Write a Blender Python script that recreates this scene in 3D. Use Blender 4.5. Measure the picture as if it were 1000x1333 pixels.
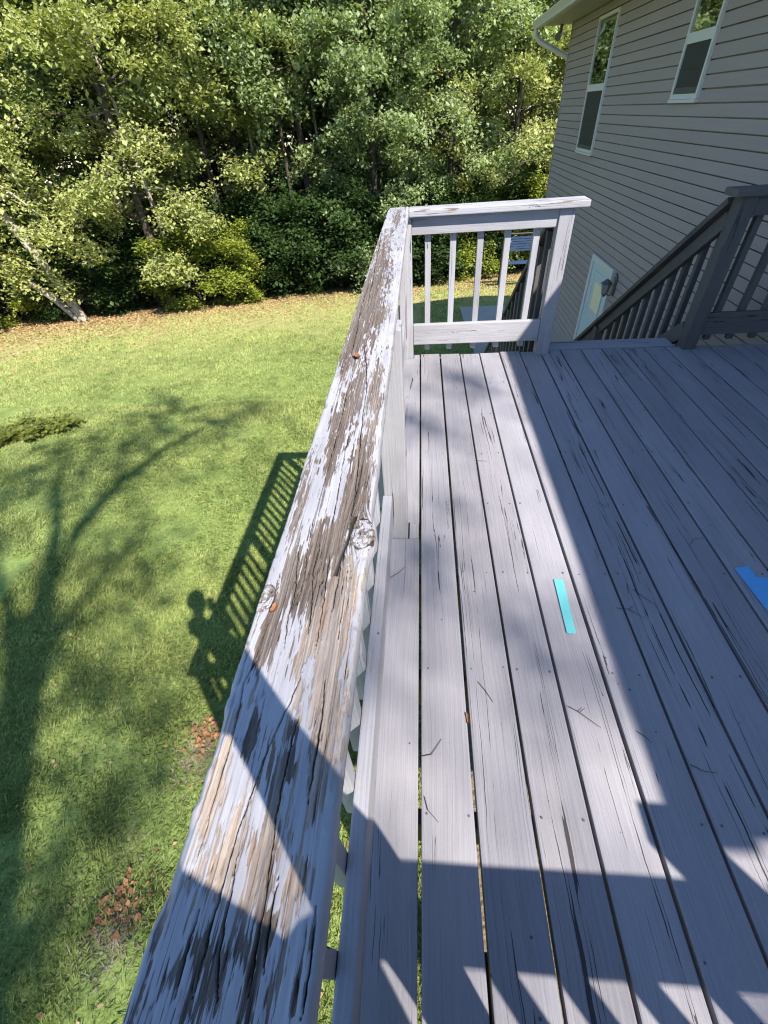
import bpy, bmesh, math, random
import numpy as np
from mathutils import Matrix, Vector

scene = bpy.context.scene
for o in list(bpy.data.objects):
    bpy.data.objects.remove(o, do_unlink=True)
COL = scene.collection

# ------------------------------------------------------------------ camera
cd = bpy.data.cameras.new('camera')
cam = bpy.data.objects.new('camera', cd)
COL.objects.link(cam)
cd.sensor_fit = 'HORIZONTAL'
cd.sensor_width = 36.0
cd.lens = 36.0 * 566.94 / 1000.0
cd.clip_start = 0.01
cd.clip_end = 500.0
PITCH, YAW, ROLL = 0.7407, -0.1178, -0.0820
CAM = np.array([0.0081, 0.0, 1.3565])
_f = np.array([math.sin(YAW) * math.cos(PITCH), math.cos(YAW) * math.cos(PITCH), -math.sin(PITCH)])
_r = np.array([math.cos(YAW), -math.sin(YAW), 0.0])
_u = np.cross(_r, _f)
_c, _s = math.cos(ROLL), math.sin(ROLL)
R_, U_ = _c * _r + _s * _u, -_s * _r + _c * _u
cam.matrix_world = Matrix(((R_[0], U_[0], -_f[0], CAM[0]), (R_[1], U_[1], -_f[1], CAM[1]),
                           (R_[2], U_[2], -_f[2], CAM[2]), (0, 0, 0, 1)))
scene.camera = cam

# ------------------------------------------------------------------ sky and sun
SUN_EL, SUN_ROT = math.radians(46.8), math.radians(139.9)
world = bpy.data.worlds.new('World')
scene.world = world
world.use_nodes = True
wn = world.node_tree.nodes
bg = wn.get('Background') or wn.new('ShaderNodeBackground')
sky = wn.new('ShaderNodeTexSky')
sky.sky_type = 'NISHITA'
sky.sun_disc = False
sky.sun_elevation = SUN_EL
sky.sun_rotation = SUN_ROT
sky.air_density = 1.0
sky.dust_density = 0.0
sky.ozone_density = 3.5
world.node_tree.links.new(sky.outputs[0], bg.inputs[0])
bg.inputs[1].default_value = 0.13
sl = bpy.data.lights.new('sun', 'SUN')
sl.energy = 5.0
sl.angle = math.radians(0.53)
sl.color = (1.0, 0.92, 0.81)
sun = bpy.data.objects.new('sun', sl)
COL.objects.link(sun)
SD = np.array([math.sin(SUN_ROT) * math.cos(SUN_EL), math.cos(SUN_ROT) * math.cos(SUN_EL), math.sin(SUN_EL)])
sun.rotation_euler = Vector(-SD).to_track_quat('-Z', 'Y').to_euler()
sun.location = (20, -24, 33)

scene.view_settings.view_transform = 'Standard'
scene.view_settings.look = 'None'
scene.view_settings.gamma = 1.0
scene.view_settings.exposure = 1.25
scene.view_settings.use_curve_mapping = False
scene.render.engine = 'CYCLES'
scene.cycles.use_denoising = True
scene.cycles.use_adaptive_sampling = True
scene.cycles.adaptive_threshold = 0.012
scene.cycles.filter_width = 1.15
scene.cycles.max_bounces = 5
scene.cycles.diffuse_bounces = 3
scene.cycles.glossy_bounces = 3
scene.cycles.transmission_bounces = 4
scene.cycles.transparent_max_bounces = 6
scene.cycles.caustics_reflective = False
scene.cycles.caustics_refractive = False

# ------------------------------------------------------------------ helpers
rng = np.random.default_rng(11)
random.seed(5)


def tag(o, label=None, cat=None, group=None, kind=None):
    if label: o['label'] = label
    if cat: o['category'] = cat
    if group: o['group'] = group
    if kind: o['kind'] = kind
    return o


def link(o, parent=None):
    COL.objects.link(o)
    if parent is not None:
        o.parent = parent
    return o


def empty(name, loc=(0, 0, 0), rz=0.0):
    o = bpy.data.objects.new(name, None)
    o.empty_display_size = 0.2
    o.location = loc
    o.rotation_euler = (0, 0, rz)
    return link(o)


def mesh_np(name, v, f, smooth=False, attrs=None):
    """mesh from a vertex array and a face array of one face size"""
    v = np.asarray(v, dtype=np.float32)
    f = np.asarray(f, dtype=np.int32)
    m = bpy.data.meshes.new(name)
    n, k = f.shape
    m.vertices.add(len(v)); m.vertices.foreach_set('co', v.ravel())
    m.loops.add(n * k); m.loops.foreach_set('vertex_index', f.ravel())
    m.polygons.add(n)
    m.polygons.foreach_set('loop_start', np.arange(0, n * k, k, dtype=np.int32))
    m.polygons.foreach_set('loop_total', np.full(n, k, dtype=np.int32))
    if smooth:
        m.polygons.foreach_set('use_smooth', np.ones(n, dtype=bool))
    if attrs:
        for an, av in attrs.items():
            a = m.attributes.new(an, 'FLOAT', 'POINT')
            a.data.foreach_set('value', np.asarray(av, dtype=np.float32).ravel())
    m.update(calc_edges=True)
    m.validate()
    return m


def obj(name, mesh, mat=None, parent=None, loc=(0, 0, 0), rot=(0, 0, 0)):
    o = bpy.data.objects.new(name, mesh)
    if mat is not None and len(mesh.materials) == 0:
        mesh.materials.append(mat)
    o.location = loc
    o.rotation_euler = rot
    return link(o, parent)


def poly(name, verts, faces):
    m = bpy.data.meshes.new(name)
    m.from_pydata([tuple(map(float, p)) for p in verts], [], faces)
    m.update()
    return m


class MB:
    """collects boxes, tubes and prisms for ONE mesh"""
    def __init__(s): s.v = []; s.f = []
    def add(s, v, f):
        b = len(s.v); s.v += [tuple(map(float, p)) for p in v]; s.f += [tuple(b + i for i in q) for q in f]; return s
    def box(s, x0, x1, y0, y1, z0, z1):
        v = [(x, y, z) for x in (x0, x1) for y in (y0, y1) for z in (z0, z1)]
        return s.add(v, [(0, 1, 3, 2), (4, 6, 7, 5), (0, 4, 5, 1), (2, 3, 7, 6), (0, 2, 6, 4), (1, 5, 7, 3)])
    def tube(s, pts, rad, n=8, cap=True):
        pts = [Vector(p) for p in pts]
        rad = rad if hasattr(rad, '__len__') else [rad] * len(pts)
        vs, fs = [], []
        up = Vector((0.13, 0.27, 1)).normalized()
        for i, p in enumerate(pts):
            d = (pts[min(i + 1, len(pts) - 1)] - pts[max(i - 1, 0)]).normalized()
            a = d.cross(up)
            if a.length < 1e-3: a = d.cross(Vector((1, 0, 0)))
            a.normalize(); b = d.cross(a)
            for k in range(n):
                t = 2 * math.pi * k / n
                vs.append(p + (a * math.cos(t) + b * math.sin(t)) * rad[i])
        for i in range(len(pts) - 1):
            for k in range(n):
                fs.append((i * n + k, i * n + (k + 1) % n, (i + 1) * n + (k + 1) % n, (i + 1) * n + k))
        if cap:
            fs.append(tuple(range(n))); fs.append(tuple(range((len(pts) - 1) * n, len(pts) * n))[::-1])
        return s.add(vs, fs)
    def prism(s, prof, y0, y1):
        """profile in (x, z) extruded along y"""
        n = len(prof)
        v = [(x, y0, z) for x, z in prof] + [(x, y1, z) for x, z in prof]
        f = [(i, (i + 1) % n, n + (i + 1) % n, n + i) for i in range(n)] + [tuple(range(n))[::-1], tuple(range(n, 2 * n))]
        return s.add(v, f)
    def mesh(s, name, smooth=False):
        m = poly(name, s.v, s.f)
        bm = bmesh.new(); bm.from_mesh(m)
        bmesh.ops.recalc_face_normals(bm, faces=bm.faces)
        bm.to_mesh(m); bm.free()
        if smooth:
            for p in m.polygons: p.use_smooth = True
        return m
    def build(s, name, mat, parent=None, loc=(0, 0, 0), rot=(0, 0, 0), smooth=False):
        return obj(name, s.mesh(name, smooth), mat, parent, loc, rot)


_lumber = {}


def lumber_mesh(w, l, h, ch=0.003):
    """chamfered board, length along local y, centred"""
    key = (round(w, 4), round(l, 4), round(h, 4), ch)
    if key in _lumber: return _lumber[key]
    bm = bmesh.new()
    bmesh.ops.create_cube(bm, size=1.0)
    bmesh.ops.scale(bm, vec=(w, l, h), verts=bm.verts)
    bmesh.ops.bevel(bm, geom=list(bm.edges), offset=ch, segments=2, profile=0.6, affect='EDGES')
    m = bpy.data.meshes.new('lumber'); bm.to_mesh(m); bm.free()
    for p in m.polygons: p.use_smooth = False
    _lumber[key] = m
    return m


def lumber(name, mat, p0, p1, w, h, parent=None, ch=0.003, twist=0.0):
    """board from p0 to p1 (centre line), width w sideways, height h upwards"""
    p0, p1 = Vector(p0), Vector(p1)
    d = p1 - p0
    m = lumber_mesh(w, d.length, h, ch)
    if len(m.materials) == 0:
        m.materials.append(mat)
    elif m.materials[0] != mat:
        m = m.copy(); m.materials.clear(); m.materials.append(mat)
    o = bpy.data.objects.new(name, m)
    y = d.normalized()
    up = Vector((0, 0, 1))
    if abs(y.z) > 0.95: up = Vector((0, 1, 0))
    x = y.cross(up).normalized(); z = x.cross(y)
    if twist:
        x, z = x * math.cos(twist) + z * math.sin(twist), z * math.cos(twist) - x * math.sin(twist)
    mid = (p0 + p1) / 2
    mw = Matrix(((x.x, y.x, z.x, mid.x), (x.y, y.y, z.y, mid.y), (x.z, y.z, z.z, mid.z), (0, 0, 0, 1)))
    if parent is not None:
        mw = Matrix.Translation(-Vector(parent.location)) @ mw
    o.matrix_basis = mw
    return link(o, parent)


# numpy value noise
_T = rng.random((256, 256)).astype(np.float32)


def vnoise(x, y, seed=0):
    x = np.asarray(x, dtype=np.float64) + seed * 17.31; y = np.asarray(y, dtype=np.float64) + seed * 41.17
    xi = np.floor(x).astype(int); yi = np.floor(y).astype(int)
    fx = x - xi; fy = y - yi
    fx = fx * fx * (3 - 2 * fx); fy = fy * fy * (3 - 2 * fy)
    a = _T[xi & 255, yi & 255]; b = _T[(xi + 1) & 255, yi & 255]
    c = _T[xi & 255, (yi + 1) & 255]; d = _T[(xi + 1) & 255, (yi + 1) & 255]
    return (a * (1 - fx) + b * fx) * (1 - fy) + (c * (1 - fx) + d * fx) * fy


def fbm(x, y, o=4, seed=0):
    r = 0; a = .5; t = 0
    for i in range(o):
        r = r + a * vnoise(x * 2 ** i, y * 2 ** i, seed + i * 3); t += a; a *= .5
    return r / t


# ------------------------------------------------------------------ materials
class NT:
    def __init__(s, name):
        s.m = bpy.data.materials.new(name); s.m.use_nodes = True
        s.t = s.m.node_tree; s.n = s.t.nodes
        s.b = s.n['Principled BSDF']; s.out = s.n['Material Output']
    def node(s, typ, **kw):
        n = s.n.new(typ)
        for k, v in kw.items():
            if k.startswith('i_'):
                key = k[2:]; n.inputs[int(key) if key.isdigit() else key].default_value = v
            else: setattr(n, k, v)
        return n
    def l(s, a, b): s.t.links.new(a, b)
    def coord(s, out='Object'):
        return s.node('ShaderNodeTexCoord').outputs[out]
    def mapping(s, vec, scale=(1, 1, 1), loc=(0, 0, 0)):
        m = s.node('ShaderNodeMapping'); m.inputs['Scale'].default_value = scale; m.inputs['Location'].default_value = loc
        s.l(vec, m.inputs[0]); return m.outputs[0]
    def noise(s, vec, scale=1.0, detail=3.0, rough=0.55, dist=0.0):
        n = s.node('ShaderNodeTexNoise'); n.inputs['Scale'].default_value = scale; n.inputs['Detail'].default_value = detail
        n.inputs['Roughness'].default_value = rough; n.inputs['Distortion'].default_value = dist
        s.l(vec, n.inputs['Vector']); return n.outputs['Fac']
    def math(s, op, a, b=None, c=None, clamp=False):
        n = s.node('ShaderNodeMath', operation=op, use_clamp=clamp)
        for i, x in enumerate((a, b, c)):
            if x is None: continue
            if isinstance(x, (int, float)): n.inputs[i].default_value = x
            else: s.l(x, n.inputs[i])
        return n.outputs[0]
    def vmath(s, op, a, b):
        n = s.node('ShaderNodeVectorMath', operation=op)
        for i, x in enumerate((a, b)):
            if isinstance(x, tuple): n.inputs[i].default_value = x
            else: s.l(x, n.inputs[i])
        return n.outputs[0]
    def ramp(s, fac, stops, interp='LINEAR'):
        n = s.node('ShaderNodeValToRGB'); r = n.color_ramp; r.interpolation = interp
        while len(r.elements) < len(stops): r.elements.new(0.5)
        for e, (p, c) in zip(r.elements, stops):
            e.position = p; e.color = (c if len(c) == 4 else (*c, 1)) if hasattr(c, '__len__') else (c, c, c, 1)
        s.l(fac, n.inputs[0]); return n.outputs[0]
    def smooth(s, v, lo, hi):
        n = s.node('ShaderNodeMapRange', interpolation_type='SMOOTHSTEP')
        n.inputs[1].default_value = lo; n.inputs[2].default_value = hi
        s.l(v, n.inputs[0]); return n.outputs[0]
    def mix(s, fac, a, b, blend='MIX'):
        n = s.node('ShaderNodeMix', data_type='RGBA', blend_type=blend)
        if isinstance(fac, (int, float)): n.inputs[0].default_value = fac
        else: s.l(fac, n.inputs[0])
        for k, x in ((6, a), (7, b)):
            if hasattr(x, '__len__'): n.inputs[k].default_value = (*x, 1) if len(x) == 3 else x
            else: s.l(x, n.inputs[k])
        return n.outputs[2]
    def color(s, c):
        if hasattr(c, '__len__'): s.b.inputs['Base Color'].default_value = (*c, 1)
        else: s.l(c, s.b.inputs['Base Color'])
    def set(s, **kw):
        for k, v in kw.items():
            key = k.replace('_', ' ')
            if isinstance(v, (int, float)): s.b.inputs[key].default_value = v
            else: s.l(v, s.b.inputs[key])
    def bump(s, h, strength=0.3, dist=0.002):
        n = s.node('ShaderNodeBump'); n.inputs['Strength'].default_value = strength; n.inputs['Distance'].default_value = dist
        s.l(h, n.inputs['Height']); s.l(n.outputs[0], s.b.inputs['Normal'])
    def attr(s, name):
        return s.node('ShaderNodeAttribute', attribute_name=name).outputs['Fac']


def painted_wood(name, base, crack=1.0, wear=0.0, grain=1.0):
    t = NT(name)
    co = t.coord(); rnd = t.node('ShaderNodeObjectInfo').outputs['Random']
    off = t.node('ShaderNodeCombineXYZ'); t.l(t.math('MULTIPLY', rnd, 37.0), off.inputs[0]); t.l(t.math('MULTIPLY', rnd, 91.0), off.inputs[1])
    t.l(t.math('MULTIPLY', rnd, 13.0), off.inputs[2])
    p = t.vmath('ADD', co, off.outputs[0])
    # wandering grain
    w = t.noise(t.mapping(p, (3, 1.1, 3)), 1.0, 2.0)
    w = t.math('MULTIPLY', t.math('SUBTRACT', w, 0.5), 0.055)
    wv = t.node('ShaderNodeCombineXYZ'); t.l(w, wv.inputs[0])
    jg = t.noise(t.mapping(p, (25, 14, 25), (2, 5, 8)), 1.0, 3.0, 0.6)
    jv = t.node('ShaderNodeCombineXYZ'); t.l(t.math('MULTIPLY', t.math('SUBTRACT', jg, 0.5), 0.006), jv.inputs[0])
    q = t.vmath('ADD', t.vmath('ADD', p, wv.outputs[0]), jv.outputs[0])
    brk = t.smooth(t.noise(t.mapping(p, (30, 5, 30), (6, 1, 3)), 1.0, 3.0, 0.6), 0.40, 0.56)
    g1 = t.noise(t.mapping(q, (230, 2.2, 230)), 1.0, 3.0, 0.6)
    g2 = t.noise(t.mapping(q, (70, 0.9, 70)), 1.0, 2.0, 0.5)
    # long dark checks in the paint
    c1 = t.noise(t.mapping(q, (24, 0.24, 24)), 1.0, 2.5, 0.5)
    c1 = t.math('ABSOLUTE', t.math('SUBTRACT', c1, 0.5))
    gate = t.smooth(t.noise(t.mapping(p, (10, 0.45, 10), (3, 7, 1)), 1.0, 3.0), 0.44, 0.66)
    width = t.math('MULTIPLY', t.math('MULTIPLY', gate, brk), 0.0125 * crack)
    ck = t.math('LESS_THAN', c1, width)
    c2 = t.noise(t.mapping(q, (75, 0.8, 75), (5, 2, 9)), 1.0, 1.5, 0.5)
    c2 = t.math('ABSOLUTE', t.math('SUBTRACT', c2, 0.5))
    gate2 = t.smooth(t.noise(t.mapping(p, (16, 1.1, 16), (13, 4, 1)), 1.0, 2.0), 0.57, 0.68)
    ck2 = t.math('LESS_THAN', c2, t.math('MULTIPLY', t.math('MULTIPLY', gate2, brk), 0.020 * crack))
    cks = t.math('MAXIMUM', ck, ck2)
    # tiny nail heads, grit and knots
    v = t.node('ShaderNodeTexVoronoi'); v.inputs['Scale'].default_value = 17.0; t.l(p, v.inputs['Vector'])
    spots = t.math('LESS_THAN', v.outputs['Distance'], t.math('MULTIPLY', t.smooth(t.noise(p, 4.0, 1.0), 0.45, 0.62), 0.06))
    dirt = t.noise(t.mapping(p, (5, 1.6, 5)), 1.0, 5.0, 0.65)
    fine = t.noise(p, 160.0, 3.0, 0.6)
    tone = t.math('ADD', t.math('MULTIPLY', rnd, 0.22), 0.88)
    tone = t.math('MULTIPLY', tone, t.math('ADD', t.math('MULTIPLY', dirt, 0.60), 0.70))
    tone = t.math('MULTIPLY', tone, t.math('ADD', t.math('MULTIPLY', g1, 0.50 * grain), 1.0 - 0.25 * grain))
    tone = t.math('MULTIPLY', tone, t.math('ADD', t.math('MULTIPLY', fine, 0.14), 0.93))
    hue = t.mix(t.noise(t.mapping(p, (4, 0.7, 4), (9, 9, 9)), 1.0, 3.0), tuple(c * k for c, k in zip(base, (1.05, 1.0, 0.95))), tuple(c * k for c, k in zip(base, (0.95, 1.0, 1.07))))
    col = t.mix(1.0, hue, tone, 'MULTIPLY')
    if wear > 0:
        we = t.smooth(t.math('ADD', t.noise(t.mapping(q, (55, 4, 55), (1, 1, 4)), 1.0, 4.0, 0.6), t.math('MULTIPLY', t.noise(p, 3.0, 2.0), 0.35)), 0.86 - 0.2 * wear, 0.90 - 0.2 * wear)
        col = t.mix(we, col, (0.16, 0.12, 0.10))
    col = t.mix(t.math('MULTIPLY', cks, 0.9), col, (0.025, 0.022, 0.022))
    col = t.mix(t.math('MULTIPLY', spots, 0.8), col, (0.04, 0.035, 0.035))
    t.color(col)
    t.set(Roughness=t.math('ADD', t.math('MULTIPLY', dirt, 0.25), 0.50))
    t.b.inputs['Specular IOR Level'].default_value = 0.22
    hgt = t.math('SUBTRACT', t.math('ADD', t.math('MULTIPLY', g1, 0.75), t.math('ADD', t.math('MULTIPLY', g2, 0.6), t.math('MULTIPLY', fine, 0.10))), t.math('MULTIPLY', cks, 1.2))
    t.bump(hgt, 0.85, 0.0019)
    return t.m


M = {}
M['floor'] = painted_wood('deck_floor_paint', (0.246, 0.240, 0.266), 1.0, 0.0)
M['rail'] = painted_wood('railing_paint', (0.305, 0.305, 0.335), 0.55, 0.0, 0.8)
M['rail_worn'] = painted_wood('worn_railing_paint', (0.33, 0.33, 0.36), 0.8, 0.55, 0.9)
M['post'] = painted_wood('post_paint', (0.305, 0.303, 0.333), 1.3, 0.0, 1.1)
M['stair'] = painted_wood('shade_darkened_railing_paint', (0.098, 0.096, 0.098), 0.8, 0.0, 0.9)  # railing paint with shade darkened into its base colour
M['stair_worn'] = painted_wood('worn_shade_darkened_railing_paint', (0.088, 0.085, 0.085), 0.8, 0.4, 0.9)  # worn version, the same shade put into the base colour
M['frame_wood'] = painted_wood('under_deck_wood', (0.16, 0.13, 0.10), 1.0, 0.3)


def plain(name, col, rough=0.6, metal=0.0, var=0.15, scale=20.0, spec=0.4, bump=0.0):
    t = NT(name); co = t.coord()
    n = t.noise(co, scale, 4.0, 0.6)
    c = t.mix(1.0, col, t.math('ADD', t.math('MULTIPLY', n, 2 * var), 1.0 - var), 'MULTIPLY')
    t.color(c); t.set(Roughness=rough, Metallic=metal); t.b.inputs['Specular IOR Level'].default_value = spec
    if bump: t.bump(n, bump, 0.003)
    return t.m


def siding_mat():
    t = NT('grey_vinyl_siding'); co = t.coord('Object'); rnd = t.node('ShaderNodeObjectInfo').outputs['Random']
    off = t.node('ShaderNodeCombineXYZ'); t.l(t.math('MULTIPLY', rnd, 60.0), off.inputs[1])
    p = t.vmath('ADD', co, off.outputs[0])
    n = t.noise(t.mapping(p, (30, 1.3, 30)), 1.0, 4.0, 0.6)
    g = t.noise(t.mapping(p, (90, 6, 200)), 1.0, 3.0, 0.6)
    d = t.noise(t.mapping(co, (1, .5, 1)), 1.0, 3.0)
    tone = t.math('MULTIPLY', t.math('ADD', t.math('MULTIPLY', n, 0.16), 0.92), t.math('ADD', t.math('MULTIPLY', d, 0.16), 0.92))
    tone = t.math('MULTIPLY', tone, t.math('ADD', t.math('MULTIPLY', rnd, 0.07), 0.965))
    t.color(t.mix(1.0, (0.272, 0.243, 0.250), tone, 'MULTIPLY'))
    t.set(Roughness=0.55); t.b.inputs['Specular IOR Level'].default_value = 0.3
    t.bump(t.math('ADD', t.math('MULTIPLY', g, 0.4), n), 0.25, 0.003)
    return t.m


M['siding'] = siding_mat()
M['white_vinyl'] = plain('white_vinyl', (0.50,0.52,0.53), 0.4, 0, 0.06, 9)
M['soffit'] = plain('soffit_panel', (0.36, 0.34, 0.27), 0.55, 0, 0.08, 6)
M['gutter'] = plain('cream_gutter', (0.46,0.45,0.40), 0.35, 0.0, 0.1, 5)
M['roof'] = plain('roof_shingle', (0.10, 0.095, 0.09), 0.9, 0, 0.4, 40, 0.2, 0.4)
M['door'] = plain('door_paint', (0.42, 0.52, 0.56), 0.4, 0, 0.06, 5)
M['curtain'] = plain('pale_curtain', (0.44, 0.50, 0.52), 0.6, 0, 0.08, 12)
M['paper'] = plain('pale_paper', (0.68, 0.64, 0.42), 0.8, 0, 0.05, 8)
M['concrete'] = plain('concrete', (0.33, 0.32, 0.30), 0.85, 0, 0.25, 6, 0.2, 0.3)
M['black_metal'] = plain('black_metal', (0.02, 0.02, 0.022), 0.45, 0.2, 0.2)
M['lantern_metal'] = plain('lantern_metal', (0.09, 0.095, 0.095), 0.5, 0.3, 0.3, 30)
M['screen'] = plain('insect_screen', (0.035, 0.04, 0.042), 0.6, 0.0, 0.2, 60, 0.3)
M['blue_plastic'] = plain('navy_slat', (0.03, 0.055, 0.12), 0.5, 0, 0.25, 9)


def glass_mat():
    t = NT('window_pane'); co = t.coord()
    n = t.noise(co, 3.0, 2.0)
    t.color((0.012, 0.016, 0.018)); t.set(Roughness=0.03); t.b.inputs['Specular IOR Level'].default_value = 1.0
    t.b.inputs['IOR'].default_value = 1.9
    gl = t.node('ShaderNodeBsdfGlossy'); gl.inputs['Roughness'].default_value = 0.02; gl.inputs['Color'].default_value = (0.85, 0.9, 0.88, 1)
    mx = t.node('ShaderNodeMixShader'); mx.inputs[0].default_value = 0.5
    t.l(t.b.outputs[0], mx.inputs[1]); t.l(gl.outputs[0], mx.inputs[2]); t.l(mx.outputs[0], t.out.inputs[0])
    return t.m


M['glass'] = glass_mat()


def lantern_glass():
    t = NT('lantern_glass'); t.color((0.30, 0.33, 0.33)); t.set(Roughness=0.15); t.b.inputs['Transmission Weight'].default_value = 0.35
    n = t.noise(t.coord(), 40.0, 2.0); t.bump(n, 0.2, 0.002)
    return t.m


M['lantern_glass'] = lantern_glass()


def tape(name, c):
    t = NT(name); co = t.coord()
    n = t.noise(co, 55.0, 4.0, 0.6); g = t.noise(t.mapping(co, (260, 6, 260)), 1.0, 2.0)
    t.color(t.mix(1.0, c, t.math('ADD', t.math('MULTIPLY', n, 0.25), 0.87), 'MULTIPLY')); t.set(Roughness=0.55)
    t.bump(t.math('ADD', n, t.math('MULTIPLY', g, 0.5)), 0.35, 0.0012)
    return t.m


M['tape_cyan'] = tape('cyan_tape', (0.13, 0.46, 0.48))
M['tape_blue'] = tape('blue_tape', (0.09, 0.35, 0.68))


def leaf_mat(name, c_lo, c_hi, trans=0.38, rough=0.5, spec=0.3):
    t = NT(name)
    r = t.attr('rnd'); orn = t.node('ShaderNodeObjectInfo').outputs['Random']
    f = t.math('ADD', t.math('MULTIPLY', r, 0.8), t.math('MULTIPLY', orn, 0.2))
    c = t.ramp(f, [(0.0, c_lo), (0.75, c_hi), (1.0, tuple(min(1, x * k) for x, k in zip(c_hi, (1.15, 1.08, 1.05))))])
    t.color(c); t.set(Roughness=rough); t.b.inputs['Specular IOR Level'].default_value = spec
    tr = t.node('ShaderNodeBsdfTranslucent'); t.l(t.mix(1.0, c, (1.25, 1.3, 0.6), 'MULTIPLY'), tr.inputs[0])
    mx = t.node('ShaderNodeMixShader'); mx.inputs[0].default_value = trans
    t.l(t.b.outputs[0], mx.inputs[1]); t.l(tr.outputs[0], mx.inputs[2]); t.l(mx.outputs[0], t.out.inputs[0])
    return t.m


M['leaf_yellow'] = leaf_mat('maple_leaf_yellow_green', (0.20, 0.24, 0.07), (0.41, 0.43, 0.18))
M['leaf_green'] = leaf_mat('maple_leaf_blue_green', (0.12, 0.175, 0.07), (0.30, 0.365, 0.18))
M['leaf_bright'] = leaf_mat('bush_leaf_bright', (0.10, 0.15, 0.02), (0.30, 0.34, 0.06))
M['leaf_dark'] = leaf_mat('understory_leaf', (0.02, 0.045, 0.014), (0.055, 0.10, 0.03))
M['leaf_juniper'] = leaf_mat('juniper_needle', (0.045, 0.07, 0.012), (0.14, 0.16, 0.03), 0.1)
M['grass'] = leaf_mat('grass_blade', (0.095, 0.15, 0.040), (0.38, 0.425, 0.155), 0.3, 0.55, 0.2)
M['litter'] = leaf_mat('fallen_leaves', (0.15, 0.085, 0.038), (0.46, 0.32, 0.17), 0.15, 0.7, 0.2)
M['litter_red'] = leaf_mat('red_fallen_leaves', (0.10, 0.04, 0.02), (0.33, 0.16, 0.075), 0.15, 0.6, 0.3)
M['straw'] = leaf_mat('dead_stems', (0.10, 0.075, 0.06), (0.34, 0.27, 0.21), 0.1, 0.8, 0.1)


def bark_mat(name, lo, hi, sc=6.0):
    t = NT(name); co = t.coord()
    n = t.noise(t.mapping(co, (1, 1, 0.22)), sc * 2.2, 5.0, 0.65)
    n2 = t.noise(co, 1.3, 3.0)
    t.color(t.ramp(t.math('ADD', t.math('MULTIPLY', n, 0.75), t.math('MULTIPLY', n2, 0.25)), [(0.3, lo), (0.68, hi)]))
    t.set(Roughness=0.9); t.b.inputs['Specular IOR Level'].default_value = 0.15
    t.bump(n, 0.7, 0.03)
    return t.m


M['bark'] = bark_mat('grey_bark', (0.06, 0.05, 0.042), (0.30, 0.255, 0.215))
M['bark_dark'] = bark_mat('dark_bark', (0.025, 0.02, 0.017), (0.10, 0.082, 0.068))
M['bark_pale'] = bark_mat('pale_bark', (0.13, 0.11, 0.09), (0.46, 0.41, 0.34))

EDGE = [(-40, 12.5), (-16.2, 15.4), (-13.2, 16.5), (-10.5, 17.5), (-8.3, 19.0), (-5.7, 20.2), (-3.1, 21.4), (-0.4, 22.0), (1.9, 22.8), (5.9, 24.5), (40, 34.0)]
EX, EY = np.array([p[0] for p in EDGE]), np.array([p[1] for p in EDGE])


def edge_y(x):
    return np.interp(x, EX, EY)


def ground(x, y):
    y = np.asarray(y, dtype=np.float64); x = np.asarray(x, dtype=np.float64)
    t = np.clip((y - 4) / 4, 0, 1)
    z = -2.65 - 0.24 * t * t - 0.12 * np.clip(np.minimum(y, 45) - 8, 0, None)
    return z + 0.05 * (fbm(x * .25 + 50, y * .25 + 50, 2, 5) - .5) * np.clip(y / 6, 0, 1)


def gz(x, y):
    return float(ground(x, y))

# ------------------------------------------------------------------ ground
def lawn_mat():
    t = NT('lawn_ground'); co = t.coord('Object')
    e = t.attr('edge')
    n1 = t.noise(co, 0.55, 4.0, 0.6); n2 = t.noise(co, 3.2, 4.0, 0.65); n3 = t.noise(co, 38.0, 4.0, 0.7)
    n4 = t.noise(t.mapping(co, (1, 1, 1), (31, 7, 2)), 1.1, 4.0, 0.65)
    g = t.ramp(t.math('ADD', t.math('MULTIPLY', n3, 0.55), t.math('MULTIPLY', n2, 0.45)), [(0.28, (0.07, 0.10, 0.026)), (0.5, (0.18, 0.245, 0.068)), (0.72, (0.34, 0.41, 0.14))])
    dry = t.ramp(n3, [(0.3, (0.22, 0.20, 0.075)), (0.7, (0.52, 0.47, 0.21))])
    # dry, yellow grass grows towards the wood
    far = t.smooth(t.math('ADD', e, t.math('MULTIPLY', n1, 7.0)), -8.5, 1.0)
    fdry = t.math('ADD', t.math('MULTIPLY', far, 0.8), t.math('MULTIPLY', t.smooth(n4, 0.60, 0.74), 0.45), clamp=True)
    c = t.mix(fdry, g, dry)
    lit = t.ramp(t.noise(co, 22.0, 5.0, 0.75), [(0.30, (0.10, 0.065, 0.035)), (0.48, (0.29, 0.20, 0.105)), (0.62, (0.44, 0.32, 0.17)), (0.75, (0.52, 0.43, 0.27))])
    lm = t.smooth(t.math('ADD', e, t.math('MULTIPLY', t.math('SUBTRACT', t.math('ADD', t.math('MULTIPLY', n2, 0.6), t.math('MULTIPLY', n3, 0.4)), 0.5), 9.0)), -3.2, 1.0)
    c = t.mix(lm, c, lit)
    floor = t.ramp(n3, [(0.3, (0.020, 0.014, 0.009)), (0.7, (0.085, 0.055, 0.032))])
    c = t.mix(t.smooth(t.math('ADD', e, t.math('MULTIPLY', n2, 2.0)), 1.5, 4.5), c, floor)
    # bare, thatchy earth close to the deck posts
    sx = t.node('ShaderNodeSeparateXYZ'); t.l(co, sx.inputs[0])
    under = t.math('MULTIPLY', t.smooth(sx.outputs[0], -0.35, 0.25), t.smooth(sx.outputs[1], 5.2, 3.6))
    soil = t.ramp(n3, [(0.3, (0.05, 0.038, 0.026)), (0.65, (0.24, 0.19, 0.13))])
    c = t.mix(under, c, soil)
    t.color(c); t.set(Roughness=0.95); t.b.inputs['Specular IOR Level'].default_value = 0.1
    t.bump(t.math('ADD', n3, n2), 0.8, 0.03)
    return t.m


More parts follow.
